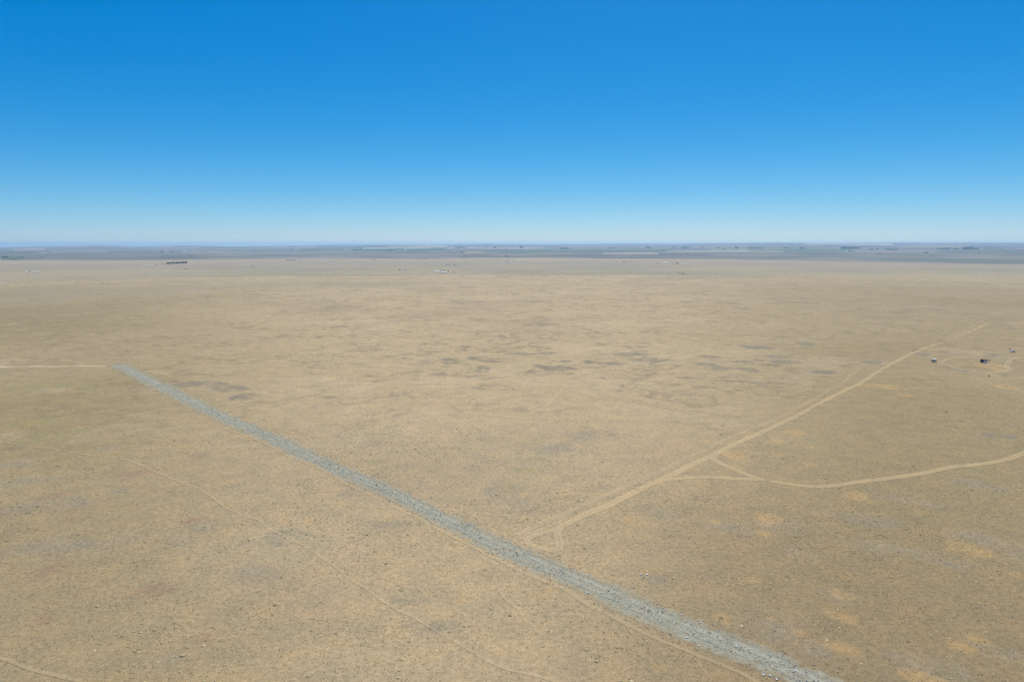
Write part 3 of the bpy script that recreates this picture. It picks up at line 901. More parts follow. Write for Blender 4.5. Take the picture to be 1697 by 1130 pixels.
def plant_sage():
    xa, ya, ra = polar_random(72000, 140, 430)
    xb, yb, rb = polar_random(120000, 430, 950)
    x, y, r = np.concatenate([xa, xb]), np.concatenate([ya, yb]), np.concatenate([ra, rb])
    dens = np.where(r < 430, 0.80 - 0.35 * sstep(240, 430, r), 0.80 - 0.5 * sstep(430, 850, r))
    cl = 0.10 + 1.05 * sstep(-0.2, 0.5, fbm(x, y, 34.0, 3, 201)) * (0.5 + 0.5 * sstep(-0.3, 0.3, fbm(x, y, 120.0, 2, 203)))
    keep = RNG.uniform(0, 1, len(x)) < dens * cl * 0.72
    x, y, r = x[keep], y[keep], r[keep]
    k = clear_of_lines(x, y, 0.45)
    x, y, r = x[k], y[k], r[k]
    z = height(x, y) - 0.02
    s = np.exp(RNG.normal(-0.84, 0.36, len(x)))
    s = np.clip(s, 0.22, 1.5)
    sc = np.stack([s, s, s * RNG.uniform(0.6, 0.95, len(x))], 1)
    vis, d = in_frame(x, y, z, 6)
    ap = np.where(vis, s / d, 0)
    top = np.argsort(-ap)[:300]
    rest = np.ones(len(x), bool)
    rest[top] = False
    P = np.stack([x, y, z], 1)
    for i, k in enumerate(top):
        o = link('sagebrush', SAGE[i % 6], MAT['sage'], None, tuple(P[k]), random.uniform(0, 6.28))
        o.scale = tuple(sc[k])
        tag(o, 'one of the largest rounded sagebrush bushes dotted over the near grass', 'bush', 'largest sagebrush bushes in the foreground')
    scatter('sagebrush_scrub', [m.copy() for m in SAGE], MAT['sage'], P[rest], sc[rest], 'thousands of small grey sagebrush clumps dotted over the dry steppe', 'scrub')

plant_sage()

def plant_grass():
    x, y, r = polar_random(90000, 140, 430)
    keep = RNG.uniform(0, 1, len(x)) < (1 - 0.7 * sstep(230, 430, r)) * (0.35 + 0.65 * sstep(-0.3, 0.4, fbm(x, y, 11.0, 3, 211)))
    x, y = x[keep], y[keep]
    k = clear_of_lines(x, y, 0.0)
    x, y = x[k], y[k]
    s = RNG.uniform(0.14, 0.34, len(x))
    scatter('dry_bunchgrass', [grass_tuft('dry_bunchgrass', 300 + i) for i in range(4)], MAT['grass'],
            np.stack([x, y, height(x, y) - 0.01], 1), np.stack([s, s, s], 1), 'short dry tan bunchgrass covering the near steppe', 'grass')

plant_grass()

def stones():
    o, c, half, nrm, s = GRAVEL
    n = 17000
    k = RNG.integers(0, len(c), n)
    u = np.clip(RNG.normal(0, 0.62, n), -1.35, 1.35)
    x = c[k, 0] + nrm[k, 0] * u * half[k] * 0.85 + RNG.normal(0, 0.6, n)
    y = c[k, 1] + nrm[k, 1] * u * half[k] * 0.85 + RNG.normal(0, 0.6, n)
    z = height(x, y) + 0.06
    sz = np.clip(np.exp(RNG.normal(-1.5, 0.42, n)), 0.1, 0.7)
    scatter('gravel_stones', [stone_mesh('gravel_stone', 400 + i) for i in range(5)], MAT['stone'], np.stack([x, y, z], 1), np.stack([sz, sz, sz * 0.8], 1),
            'loose grey stones lying on and along the gravel road', 'stones')
    # dark weeds down the middle of the road
    n = 420
    kk = RNG.uniform(0, 1, n)
    k = (kk * (len(c) - 1)).astype(int)
    x = c[k, 0] + nrm[k, 0] * RNG.normal(-0.12, 0.2, n) * half[k]
    y = c[k, 1] + nrm[k, 1] * RNG.normal(-0.12, 0.2, n) * half[k]
    m = fbm(x, y, 16.0, 2, 221) > 0.12
    x, y = x[m], y[m]
    sz = RNG.uniform(0.4, 0.95, len(x))
    scatter('roadside_weeds', [leaf_clump('roadside_weed', 500 + i, 50, 0.2, 0.5, 0.4, 2) for i in range(3)], MAT['weed'],
            np.stack([x, y, height(x, y) + 0.05], 1), np.stack([sz, sz, sz * 0.6], 1), 'low green weeds growing down the middle of the gravel road', 'weeds')
    # grey field stones in the bare patches
    x, y, r = polar_random(60000, 140, 420)
    w1 = fbm(x, y, 14.0, 3, 101)
    keep = RNG.uniform(0, 1, len(x)) < spot_mask('grey', x, y, w1) * 0.35
    x, y = x[keep], y[keep]
    sz = np.clip(np.exp(RNG.normal(-1.35, 0.35, len(x))), 0.1, 0.7)
    scatter('field_stones', [stone_mesh('field_stone', 430 + i) for i in range(4)], ramp_mat('dark_basalt_stone', [(0.0, (0.11, 0.10, 0.085)), (0.7, (0.22, 0.20, 0.165)), (1.0, (0.36, 0.33, 0.28))]),
            np.stack([x, y, height(x, y)], 1), np.stack([sz, sz, sz * 0.8], 1), 'dark basalt stones strewn over the bare grey patches', 'stones')

stones()

WHITE = plain_mat('chalky_white_rock', (0.78, 0.76, 0.71), 0.8, 0.08, 2.0)
for i, (px, py, d, lab) in enumerate([
        (1062, 952, 0.8, 'left of a pair of white rocks in the brown grass above the gravel road'), (1072, 952.5, 0.9, 'right of a pair of white rocks in the brown grass above the gravel road'),
        (972, 982, 0.7, 'white rock at the near edge of the gravel road beside the sandy trail'), (1130, 1019, 0.8, 'white rock on the upper edge of the gravel road near its lower third'),
        (1265, 1118.5, 0.8, 'leftmost of three white rocks by the gravel road at the bottom'), (1275.5, 1119.5, 0.7, 'middle of three white rocks by the gravel road at the bottom'),
        (1287, 1126, 0.8, 'lowest of three white rocks by the gravel road at the bottom'), (1318, 1111, 0.6, 'single white rock in the middle of the gravel road at the bottom'),
        (633, 836, 0.9, 'lone white rock left of the sandy trail beside the gravel road'), (1206, 1057, 0.6, 'small white rock on the gravel road below its orange bare verge'),
        (1158, 1070, 0.6, 'small white rock on the near half of the gravel road'), (554, 785, 0.9, 'white rock on the upper stretch of the gravel road')]):
    p = gp(px, py)
    o = link('white_rock', stone_mesh('white_rock', 600 + i), WHITE, None, (p.x, p.y, p.z + 0.05), i * 1.3)
    o.scale = (d, d * 0.85, d * 0.9)
    tag(o, lab, 'rock', 'white rocks by the gravel road')

# ------------------------------------------------------------------ buildings, trees and bushes of the farmsteads
def building(name, px, py, w_px, label, wall='whitewall', roof='whiteroof', depth=None, h=3.2, roof_h=1.6, rz=0.0, w_m=None, bay=False, cat='house', group=None):
    p = gp(px, py)
    w = w_m or max(5.0, w_px * metres_per_px(p))
    dpt = depth or min(max(6.0, w * 0.55), 14.0)
    o = empty(name, (p.x, p.y, p.z - 0.15), rz - math.atan2(p.x, p.y))
    tag(o, label, cat, group)
    a, b = w / 2, dpt / 2
    m = MB()
    m.add([(-a, -b, 0), (a, -b, 0), (a, b, 0), (-a, b, 0), (-a, -b, h), (a, -b, h), (a, b, h), (-a, b, h), (-a, 0, h + roof_h), (a, 0, h + roof_h)],
          [(0, 1, 5, 4), (2, 3, 7, 6), (1, 2, 6, 9, 5), (3, 0, 4, 8, 7), (3, 2, 1, 0)])
    m.build('wall', MAT[wall], o)
    e, t = 0.45, 0.16
    sl = roof_h / b
    r = MB()
    for s in (-1, 1):
        y0, z0 = s * (b + e), h - e * sl
        r.add([(-a - e, y0, z0 + 0.03), (a + e, y0, z0 + 0.03), (a + e, 0, h + roof_h + 0.03), (-a - e, 0, h + roof_h + 0.03),
               (-a - e, y0, z0 + t), (a + e, y0, z0 + t), (a + e, 0, h + roof_h + t), (-a - e, 0, h + roof_h + t)],
              [(0, 3, 2, 1), (4, 5, 6, 7), (0, 1, 5, 4), (1, 2, 6, 5), (2, 3, 7, 6), (3, 0, 4, 7)])
    r.build('roof', MAT[roof], o)
    if bay:
        nb = max(1, int(w / 9))
        for k in range(nb):
            x = -a + (k + 0.5) * w / nb
            dm = MB().box(x - 1.7, x + 1.7, -b - 0.06, -b + 0.02, 0.1, min(h - 0.4, 3.4))
            dm.build('bay_door', MAT['greywall'], o)
    else:
        MB().box(-0.5, 0.5, -b - 0.06, -b + 0.02, 0.15, 2.2).build('door', MAT['door'], o)
        for k in (-0.62, -0.32, 0.34, 0.66):
            x = k * a
            f = MB().box(x - 0.6, x + 0.6, -b - 0.05, -b + 0.02, 0.9, 2.1).build('window', MAT['whitewall'], o)
            MB().box(x - 0.5, x + 0.5, -b - 0.07, -b - 0.03, 1.0, 2.0).build('pane', MAT['glass'], f)
    return o

def crown_mesh(name, seed, tall):
    r = random.Random(seed)
    mb = MB()
    lob = [(r.uniform(-.32, .32), r.uniform(-.32, .32), r.uniform(0.35, 0.9), r.uniform(.16, .30)) for _ in range(11)]
    for k in range(420):
        cx, cyy, cz, s = lob[k % 11]
        d = Vector((r.gauss(0, 1), r.gauss(0, 1), r.gauss(0, 1))).normalized() * s * r.uniform(0.55, 1.1)
        p = Vector(((cx + d.x) * (0.45 if tall else 1.0), (cyy + d.y) * (0.45 if tall else 1.0), max(0.12, cz + d.z)))
        u = Vector((r.gauss(0, 1), r.gauss(0, 1), r.gauss(0, 1))).normalized()
        w = u.orthogonal().normalized()
        q = r.uniform(0.055, 0.095)
        mb.add([p - u * q, p - w * q, p + u * q, p + w * q], [(0, 1, 2, 3)])
    me = bpy.data.meshes.new(name)
    me.from_pydata(mb.v, [], mb.f)
    me.materials.append(MAT['leaf'])
    return me

def trunk_mesh(name, seed):
    r = random.Random(seed)
    mb = MB().cyl((0, 0, -0.02), (0, 0, 1), 0.035, 0.62, 7, 0.014)
    for k in range(5):
        a = r.uniform(0, 6.28)
        mb.cyl((0, 0, 0.22 + 0.07 * k), (math.cos(a), math.sin(a), 1.1), 0.014, 0.32, 5, 0.005)
    me = mb.mesh(name)
    me.materials.append(MAT['bark'])
    return me

CROWNS = [crown_mesh('crown', 700 + i, i >= 4) for i in range(6)]
TRUNKS = [trunk_mesh('trunk', 720 + i) for i in range(3)]

def tree(x, y, hgt, spread, kind, label, group, name='tree'):
    z = float(height(np.array([x]), np.array([y]))[0])
    o = empty(name, (x, y, z - 0.1), random.uniform(0, 6.28))
    o.scale = (hgt * spread, hgt * spread, hgt)
    link('trunk', TRUNKS[kind % 3], None, o)
    link('crown', CROWNS[kind], None, o)
    return tag(o, label, 'tree', group)

ORD = ['first', 'second', 'third', 'fourth', 'fifth', 'sixth', 'seventh', 'eighth', 'ninth', 'tenth', 'eleventh', 'twelfth', 'thirteenth', 'fourteenth', 'fifteenth', 'sixteenth']
def trees(x0, x1, py, h_px, n, label, poplar=False, y1=None, row=False):
    """a clump or row of n trees standing between photograph columns x0..x1"""
    y1 = py if y1 is None else y1
    for i in range(n):
        f = (i + 0.5) / n if n > 1 else 0.5
        px = x0 + (x1 - x0) * f
        p = gp(px, py + (y1 - py) * f)
        mpp = metres_per_px(p)
        R = math.hypot(p.x, p.y)
        hh = max(4.0, h_px * mpp) * random.uniform(0.75, 1.1)
        dx = random.uniform(-0.3, 0.3) * (x1 - x0) / n * mpp if n > 1 else 0
        dr = random.uniform(-1, 1) * (6 if row else 14)
        a = math.atan2(p.x, p.y)
        x, y = p.x + math.cos(a) * dx + math.sin(a) * dr, p.y - math.sin(a) * dx + math.cos(a) * dr
        tree(x, y, hh, random.uniform(0.9, 1.3), random.choice((4, 5)) if poplar else random.randrange(4), label if n == 1 else label + ', ' + ORD[i] + ' from the left', None if n == 1 else label)

BUSH = [leaf_clump('dark_bush', 800 + i, 130, 0.15, 0.5, 0.8, 3) for i in range(3)]
def bush(px, py, w_px, h_px, label, group=None, mat='darkbush', name='dark_bush'):
    p = gp(px, py)
    mpp = metres_per_px(p)
    o = link(name, BUSH[int(px * 7) % 3], MAT[mat], None, (p.x, p.y, p.z - 0.05), px)
    w = w_px * mpp
    o.scale = (w, min(w, 4 * h_px * mpp), h_px * mpp * 1.25)
    return tag(o, label, 'bush', group)

# --- homesteads on the near plain, left to right
building('white_house', 45, 451.4, 3.2, 'leftmost small white house of the far left group on the plain')
bush(48.5, 450.2, 2.4, 1.4, 'dark bush between the far left white houses')
building('white_house', 54.6, 451.6, 3.6, 'middle small white house of the far left group on the plain')
building('white_house', 61, 451.6, 5.2, 'longest white house at the right end of the far left group on the plain')
building('pale_shed', 243.5, 441.5, 4.6, 'pale low shed at the left end of the left tree clump', 'tanwall', 'whiteroof', cat='shed')
building('pale_shed', 252, 441.3, 4.0, 'pale low shed second from the left near the left tree clump', 'tanwall', 'whiteroof', cat='shed')
bush(249.6, 441, 2.2, 1.3, 'dark bush between two pale sheds left of the tree clump')
bush(259.5, 439.2, 3, 1.4, 'lone dark bush right of the two pale sheds on the left')
trees(266, 278, 437.6, 1.5, 4, 'low tree at the thin left tail of the left tree clump', row=True)
trees(278, 309, 438, 3.3, 12, 'dark tree in the big clump on the left plain', y1=436.6)
building('white_house', 283, 438.8, 2.4, 'small white house in front of the big tree clump on the left')
bush(308, 446.2, 3.4, 1.2, 'dark bush beside a tiny pale shed below the left tree clump')
building('pale_shed', 311, 445.6, 2.0, 'tiny pale shed below the right end of the left tree clump', 'tanwall', 'whiteroof', cat='shed')
building('pale_shed', 340.5, 448.8, 4.0, 'faint pale low shed right of and below the left tree clump', 'tanwall', 'whiteroof', h=2.4, roof_h=0.8, cat='shed')
building('white_house', 413.8, 441.8, 1.8, 'small white house alone on the plain a quarter from the left')
bush(418.3, 441.8, 5.0, 1.1, 'long dark hedge beside the lone small white house')
trees(475, 490, 432.2, 1.7, 7, 'low dark tree in the thin row left of the rim houses', row=True)
building('pale_shed', 497, 431.8, 7, 'long pale shed right of the thin tree row on the plain', 'tanwall', 'greyroof', h=3, bay=True, cat='shed')
building('white_house', 531, 429.2, 3.0, 'left white house of three on the far rim of the plain', h=4)
building('white_house', 535.6, 429.2, 3.0, 'middle white house of three on the far rim of the plain', h=4)
building('white_house', 541.5, 429.4, 2.2, 'right white house of three on the far rim of the plain', h=4)
building('pale_shed', 551.5, 434.4, 4.0, 'pale low shed below the three rim houses', 'tanwall', 'greyroof', h=2.6, roof_h=0.8, cat='shed')
building('pale_shed', 462, 429.9, 3.0, 'pale shed on the rim left of the thin tree row', 'tanwall', 'greyroof', cat='shed')
trees(619, 620.6, 431.4, 2.4, 1, 'lone dark tree near the far rim left of centre')
bush(662.5, 447.6, 5.0, 1.4, 'dark thicket beside a small white house left of centre')
building('white_house', 666.2, 447.6, 1.8, 'small white house beside a dark thicket left of centre')
bush(673, 448.2, 4.0, 0.9, 'low dark hedge right of the small white house left of centre')
building('white_house', 699.2, 438.2, 3.4, 'white house with a dark bush above the long white shed')
bush(702.8, 438, 1.6, 1.3, 'dark bush beside the white house above the long white shed')
building('long_shed', 726.5, 451.4, 11.5, 'left and longer of two long white sheds left of centre on the plain', h=3.6, roof_h=1.8, depth=13, bay=True, cat='shed', rz=0.1)
building('long_shed', 735.5, 452.0, 7.0, 'right and shorter of two long white sheds left of centre on the plain', h=3.4, roof_h=1.6, depth=11, bay=True, cat='shed', rz=0.1)
trees(728, 737.5, 449.6, 1.8, 5, 'low dark tree behind the two long white sheds')
building('white_house', 742.5, 452.0, 1.8, 'tiny white house just right of the long white sheds')
trees(742.3, 743.4, 450.6, 2.3, 1, 'dark tree behind the tiny white house right of the long sheds')
bush(752, 451.6, 9, 0.7, 'low dark hedge trailing right of the long white sheds')
for i, (bx_, lb) in enumerate([(740.5, 'left'), (743, 'middle'), (745.5, 'right')]):
    bush(bx_, 439.8, 2.0, 1.1, lb + ' of three dark bushes in a row above the long white sheds')
trees(753.2, 754.0, 440.2, 2.4, 1, 'dark tree left of a small white house above the long sheds')
building('white_house', 755.2, 440.2, 1.8, 'small white house between a dark tree and bush above the long sheds')
bush(758.6, 440, 2.8, 1.2, 'dark bush right of the small white house above the long sheds')
bush(770, 434.2, 1.6, 1.2, 'lone small dark bush above and right of the long white sheds')
building('pale_shed', 717, 430, 3.0, 'pale shed on the far rim above the long white sheds', 'tanwall', 'whiteroof', cat='shed')
building('white_house', 834.5, 436.6, 2.8, 'white house left of two dark bushes in the middle of the plain')
bush(837.2, 436.4, 1.4, 1.2, 'left dark bush beside the white house in the middle of the plain')
bush(842.3, 436.3, 2.6, 1.3, 'right dark bush beside the white house in the middle of the plain')
building('white_house', 846.5, 432.9, 1.4, 'tiny white house above the two dark bushes near the middle', w_m=6)
bush(843, 433, 1.2, 1.0, 'small dark bush left of the tiny white house near the middle')
building('long_shed', 861.8, 433.0, 5.4, 'bright white shed near the far rim just right of the middle', h=4.6, roof_h=2.2, depth=14, bay=True, cat='shed')
building('white_house', 1028, 435.0, 2.4, 'small white house left of dark hedges right of the middle')
bush(1034, 435, 4.0, 1.2, 'left dark hedge beside the small white house right of the middle')
bush(1039.4, 434.8, 3.6, 0.8, 'middle dark hedge beside the small white house right of the middle')
bush(1046.6, 435.2, 3.4, 0.9, 'right dark hedge beside the small white house right of the middle')
bush(1087.6, 437, 3.6, 1.0, 'dark bush left of the bright white house with white roof')
building('white_house', 1102.5, 436.5, 5.0, 'bright white house with white roof, left of the big lone tree', h=4.2, roof_h=2.4, depth=12)
bush(1115, 437, 3.4, 0.9, 'dark bush between the bright white house and the lone tree')
trees(1121, 1122.5, 437.4, 3.4, 1, 'big dark lone tree left of the long white shed on the right')
bush(1125.5, 437.8, 3.2, 0.9, 'low dark hedge between the lone tree and the long white shed')
building('long_shed', 1131.5, 438.0, 5.6, 'long white shed right of the big lone tree', 'greywall', h=3.4, roof_h=1.6, depth=11, bay=True, cat='shed')
building('white_house', 1135.6, 438.4, 1.7, 'tiny white house at the right end of the long white shed', w_m=6)
bush(1140.6, 438, 2.2, 1.0, 'dark bush right of the long white shed on the right')
building('pale_shed', 1142.5, 438.1, 1.2, 'tiny pale hut at the far right of the right farmstead', w_m=5, cat='shed')
for i, (bx_, by_, w_, h_, lb) in enumerate([(1125.8, 453.0, 1.8, 1.9, 'tall leaning dark bush at the left of the isolated thicket'), (1129.8, 454.6, 3.4, 1.8, 'wide dark bush in the middle of the isolated thicket'),
        (1133, 453.8, 2.0, 1.4, 'dark bush at the back of the isolated thicket'), (1134.2, 455.0, 1.4, 1.4, 'small dark bush at the right of the isolated thicket'),
        (1139, 454, 1.8, 0.8, 'low bush just right of the isolated thicket'), (1143.6, 453.8, 1.4, 0.8, 'last low bush trailing right of the isolated thicket')]):
    bush(bx_, by_, w_, h_, lb)

# --- far land beyond the rim
FARB = [(67, 420.6, 4.0, 'leftmost white building on the hazy far left land'), (72.5, 420.6, 3.2, 'second white building on the hazy far left land'), (77, 420.6, 2.4, 'third white building on the hazy far left land'),
    (154, 419.2, 2.0, 'small lone white building between the hazy far left farms'), (292.5, 418.8, 3.0, 'white building beside hazy trees on the far left land'), (308, 416.8, 6.0, 'long pale building on the hazy slope of the far left land'),
    (320.5, 416.2, 7.0, 'longest pale building on the hazy slope of the far left land'), (275.6, 416, 2.4, 'small pale building behind hazy trees on the far left land'), (361, 429.6, 2.2, 'small white building close below the rim on the left'),
    (490, 413.6, 3.2, 'left pale building below the far hills left of centre'), (494.6, 414, 2.6, 'right pale building below the far hills left of centre'), (575, 413.8, 5.0, 'pale building left of the dark irrigated field'),
    (585, 413.2, 2.4, 'small white building at the left tip of the dark irrigated field'), (662, 415.8, 5.0, 'left white building below the dark irrigated field'), (671, 415.4, 6.0, 'right white building below the dark irrigated field'),
    (719, 417.2, 2.4, 'small white building on the far land near the centre left'), (752, 417.4, 3.2, 'bright white building on the far land near the centre'), (777, 411.6, 14.0, 'very long pale building beside dark trees near the centre'),
    (788, 411.8, 5.0, 'pale building at the right end of the very long pale building'), (839, 412, 3.0, 'pale building on the tan field right of centre'), (919.6, 415.8, 2.4, 'left small white building beside the hazy tree clump right of centre'),
    (926, 416, 2.6, 'second small white building beside the hazy tree clump right of centre'), (936, 414.8, 2.4, 'third small white building beside the hazy tree clump right of centre'), (943, 414.4, 2.2, 'fourth small white building beside the hazy tree clump right of centre'),
    (1152, 411, 4.0, 'pale building left of the long pale barn on the far right land'), (1171, 411.4, 7.0, 'long pale barn among hazy trees on the far right land'), (1203.5, 411.6, 3.0, 'pale building left of a hazy lone tree on the far right land'),
    (1255, 412.6, 3.0, 'white building below a hazy tree row on the far right land'), (1322, 411.8, 5.0, 'pale building beside trees above the bright green field'), (1333.5, 412.2, 4.0, 'second pale building beside trees above the bright green field'),
    (1387, 411.4, 2.4, 'white building left of the largest hazy tree clump'), (1391, 412.4, 3.2, 'low white building left of the largest hazy tree clump'), (1426, 411.8, 3.0, 'white building right of the largest hazy tree clump'),
    (1404, 417, 3.0, 'white building below the largest hazy tree clump'), (1481, 413.4, 3.0, 'white building inside a hazy tree row on the far right'), (1669, 412.6, 4.0, 'pale building on the far right edge land'), (1692, 412.4, 3.0, 'last pale building at the right edge of the far land')]
for px, py, w_, lb in FARB:
    building('far_building', px, py, w_, lb, 'whitewall', 'whiteroof', h=5.5, roof_h=2.6, depth=16, cat='building', bay=True)

FART = [(2, 14, 427, 2.6, 6, 'green tree at the left edge just beyond the rim'), (14, 27, 430.2, 1.6, 6, 'low green tree just above the rim at the left'), (30, 40, 426.8, 1.8, 4, 'hazy tree right of the left edge clump'),
    (60, 75, 426.4, 1.3, 5, 'dark shrubby tree below the far left white buildings'), (266, 272, 418.8, 2.2, 3, 'hazy tree left of the white building on the far left'), (280, 298, 419, 2.2, 6, 'hazy tree around the white building on the far left'),
    (268, 288, 423.8, 1.2, 6, 'hazy shrubby tree in the left dark streak'), (312, 325, 424.5, 1.3, 5, 'hazy shrubby tree in the dark streak left of the bluff'), (390, 396, 415.8, 1.6, 3, 'hazy tree at the foot of the bluff'), (415, 424, 415.6, 1.6, 4, 'hazy tree at the right foot of the bluff'),
    (560, 568, 414.2, 1.4, 4, 'hazy tree left of the dark irrigated field'), (583, 592, 415.2, 1.8, 5, 'hazy tree at the left tip of the dark irrigated field'), (643, 650, 415.4, 2.2, 5, 'dark tree below the dark irrigated field'), (661, 669, 413.8, 2.2, 5, 'dark tree at the right of the irrigated field'),
    (642, 692, 409.6, 1.8, 16, 'tree in the long dark row along the pale wheat field'), (764, 767, 419.8, 3.0, 2, 'dark tree pair standing alone near the centre of the far land'), (754, 774, 411.6, 2.6, 9, 'dark tree left of the very long pale building'), (803.5, 806, 410.8, 2.4, 2, 'hazy tree left of a pair near the centre'),
    (818.5, 822, 411.4, 2.6, 3, 'hazy tree in the small clump near the centre'), (838.8, 840, 426, 3.0, 1, 'dark lone tree just beyond the rim near the middle'), (861.5, 867.5, 411, 3.2, 5, 'hazy tree in the clump right of centre'), (929, 943, 413, 2.8, 9, 'hazy tree beside four small white buildings'),
    (1009, 1019, 412, 2.4, 6, 'hazy tree in the clump centre right'), (1070, 1078, 411.6, 3.0, 6, 'hazy tree in the round clump centre right'), (1114, 1118, 411.6, 2.4, 3, 'hazy tree in the small clump left of the pale barn'), (1130, 1141, 411.6, 2.6, 7, 'hazy tree in the row left of the pale barn'),
    (1160, 1178, 410.6, 2.0, 6, 'hazy tree behind the long pale barn'), (1189, 1193, 411.4, 2.4, 3, 'hazy tree right of the long pale barn'), (1197, 1203, 414, 2.0, 4, 'hazy tree below and right of the long pale barn'), (1218, 1223, 412.2, 3.4, 4, 'hazy tree in the squarish clump'),
    (1241, 1263, 412.6, 2.6, 12, 'hazy tree in the long row of the far right land'), (1298, 1309, 411.8, 2.2, 6, 'hazy tree in the row left of the bright green field'), (1324, 1335, 412.4, 2.8, 6, 'hazy tree above the bright green field'), (1394, 1415, 412.8, 4.2, 16, 'tree in the largest hazy clump on the right'),
    (1417, 1426, 412.6, 3.2, 5, 'tree right of the largest hazy clump'), (1404.5, 1409, 417, 2.6, 3, 'dark tree below the largest hazy clump'), (1411, 1420, 416.8, 1.4, 5, 'low shrubby tree right of the trees below the largest clump'), (1441, 1447, 414.6, 2.4, 4, 'hazy tree left of the far right tree row'),
    (1452.5, 1454.5, 414.2, 2.6, 2, 'hazy tree pair left of the far right tree row'), (1468, 1489, 414.6, 2.6, 12, 'hazy tree in the far right tree row'), (1452, 1463, 421.2, 1.5, 5, 'low tree below the far right tree row'), (1553, 1575, 413.2, 2.8, 12, 'hazy tree left of the dense far right clump'),
    (1579, 1587, 413.4, 3.0, 5, 'hazy tree in the small clump beside the dense far right clump'), (1596, 1611, 413.6, 4.6, 13, 'tree in the dense dark clump on the far right'), (1614, 1621, 413.4, 2.8, 5, 'hazy tree right of the dense far right clump'), (1531.5, 1539, 420.2, 2.2, 4, 'dark tree standing lower than the far right clumps'),
    (1543, 1546, 424.6, 1.8, 2, 'lowest dark tree pair on the far right land'), (1620, 1624, 422, 1.4, 3, 'small dark tree below the far right clumps'), (1630, 1664, 413, 1.6, 10, 'thin hazy tree trailing towards the right edge'), (1150, 1152, 412.6, 1.8, 2, 'hazy tree beside the pale building left of the barn'),
    (1138, 1141, 421.8, 2.0, 2, 'small dark tree above the isolated thicket beyond the rim')]
for x0, x1, py, hp, n, lb in FART:
    trees(x0, x1, py, hp * 0.85, n, lb)

# ------------------------------------------------------------------ the camp on the right
def wheel(parent, x, y, r=0.36, w=0.24):
    t = MB().cyl((x, y - w / 2, r), (0, 1, 0), r, w, 18).build('wheel', MAT['tyre'], parent)
    MB().cyl((x, y - w / 2 - 0.015, r), (0, 1, 0), r * 0.55, w + 0.03, 14).build('rim', MAT['metal'], t)

def vehicle(name, px, py, rz, pickup, label, cat):
    p = gp(px, py)
    o = empty(name, (p.x, p.y, p.z + 0.02), rz)
    tag(o, label, cat)
    if pickup:
        Lh = 2.75
        m = MB()
        m.prism_xz([(-Lh, 0.45), (Lh, 0.45), (Lh, 0.95), (Lh - 0.15, 1.08), (1.15, 1.16), (-0.75, 1.16), (-0.75, 0.8), (-Lh + 0.08, 0.8), (-Lh + 0.08, 1.12), (-Lh, 1.12)], -0.95, 0.95)
        m.box(-Lh, -0.75, -0.95, -0.86, 0.8, 1.14).box(-Lh, -0.75, 0.86, 0.95, 0.8, 1.14)
        m.build('body', MAT['carpaint'], o)
        cab = [(-0.72, 1.163), (1.12, 1.163), (0.45, 1.78), (0.25, 1.84), (-0.5, 1.84), (-0.68, 1.74)]
        win = [(-0.55, 1.22), (0.92, 1.22), (0.42, 1.68), (-0.55, 1.68)]
        wx = (-1.75, 1.75)
    else:
        Lh = 2.2
        MB().prism_xz([(-Lh, 0.4), (Lh, 0.4), (Lh, 0.72), (Lh - 0.15, 0.86), (1.05, 0.96), (-Lh + 0.1, 0.98), (-Lh, 0.8)], -0.88, 0.88).build('body', MAT['carpaint'], o)
        cab = [(-1.95, 0.963), (1.02, 0.963), (0.3, 1.44), (0.0, 1.5), (-1.3, 1.5), (-1.6, 1.42)]
        win = [(-1.55, 1.02), (0.72, 1.02), (0.2, 1.37), (-1.35, 1.37)]
        wx = (-1.35, 1.4)
    hw = 0.93 if pickup else 0.86
    MB().prism_xz(cab, -hw, hw, [0, 0, 0.12, 0.14, 0.14, 0.12]).build('cab', MAT['carpaint'], o)
    for s in (-1, 1):
        g = MB()
        ins = [0.0, 0.0, 0.11, 0.11]
        g.add([(x, s * (hw + 0.012 - ins[i]), z) for i, (x, z) in enumerate(win)], [(0, 1, 2, 3)])
        g.build('side_window', MAT['glass'], o)
    a, b = (cab[1], cab[2])
    off = 0.02
    MB().add([(a[0] - 0.08 + off, -hw + 0.1, a[1] + 0.08), (a[0] - 0.08 + off, hw - 0.1, a[1] + 0.08), (b[0] + 0.05 + off, hw - 0.2, b[1] - 0.03), (b[0] + 0.05 + off, -hw + 0.2, b[1] - 0.03)], [(0, 1, 2, 3)]).build('windscreen', MAT['glass'], o)
    a, b = cab[0], cab[5]
    MB().add([(a[0] - 0.015, -hw + 0.12, a[1] + 0.1), (b[0] - 0.03, -hw + 0.22, b[1] - 0.05), (b[0] - 0.03, hw - 0.22, b[1] - 0.05), (a[0] - 0.015, hw - 0.12, a[1] + 0.1)], [(0, 1, 2, 3)]).build('rear_window', MAT['glass'], o)
    for s in (-1, 1):
        MB().box(Lh - 0.02, Lh + 0.02, s * 0.68 - 0.17, s * 0.68 + 0.17, 0.68, 0.84 if pickup else 0.7 + 0.04).build('headlight', MAT['lamp'], o)
        MB().box(-Lh - 0.02, -Lh + 0.02, s * 0.74 - 0.1, s * 0.74 + 0.1, 0.6, 0.78).build('tail_light', MAT['redlamp'], o)
        for x in wx:
            wheel(o, x, s * (0.82 if pickup else 0.76), 0.40 if pickup else 0.33)
    MB().box(Lh + 0.003, Lh + 0.12, -0.85, 0.85, 0.42, 0.6).build('front_bumper', MAT['metal'], o)
    MB().box(-Lh - 0.12, -Lh - 0.003, -0.85, 0.85, 0.42, 0.58).build('rear_bumper', MAT['metal'], o)
    return o

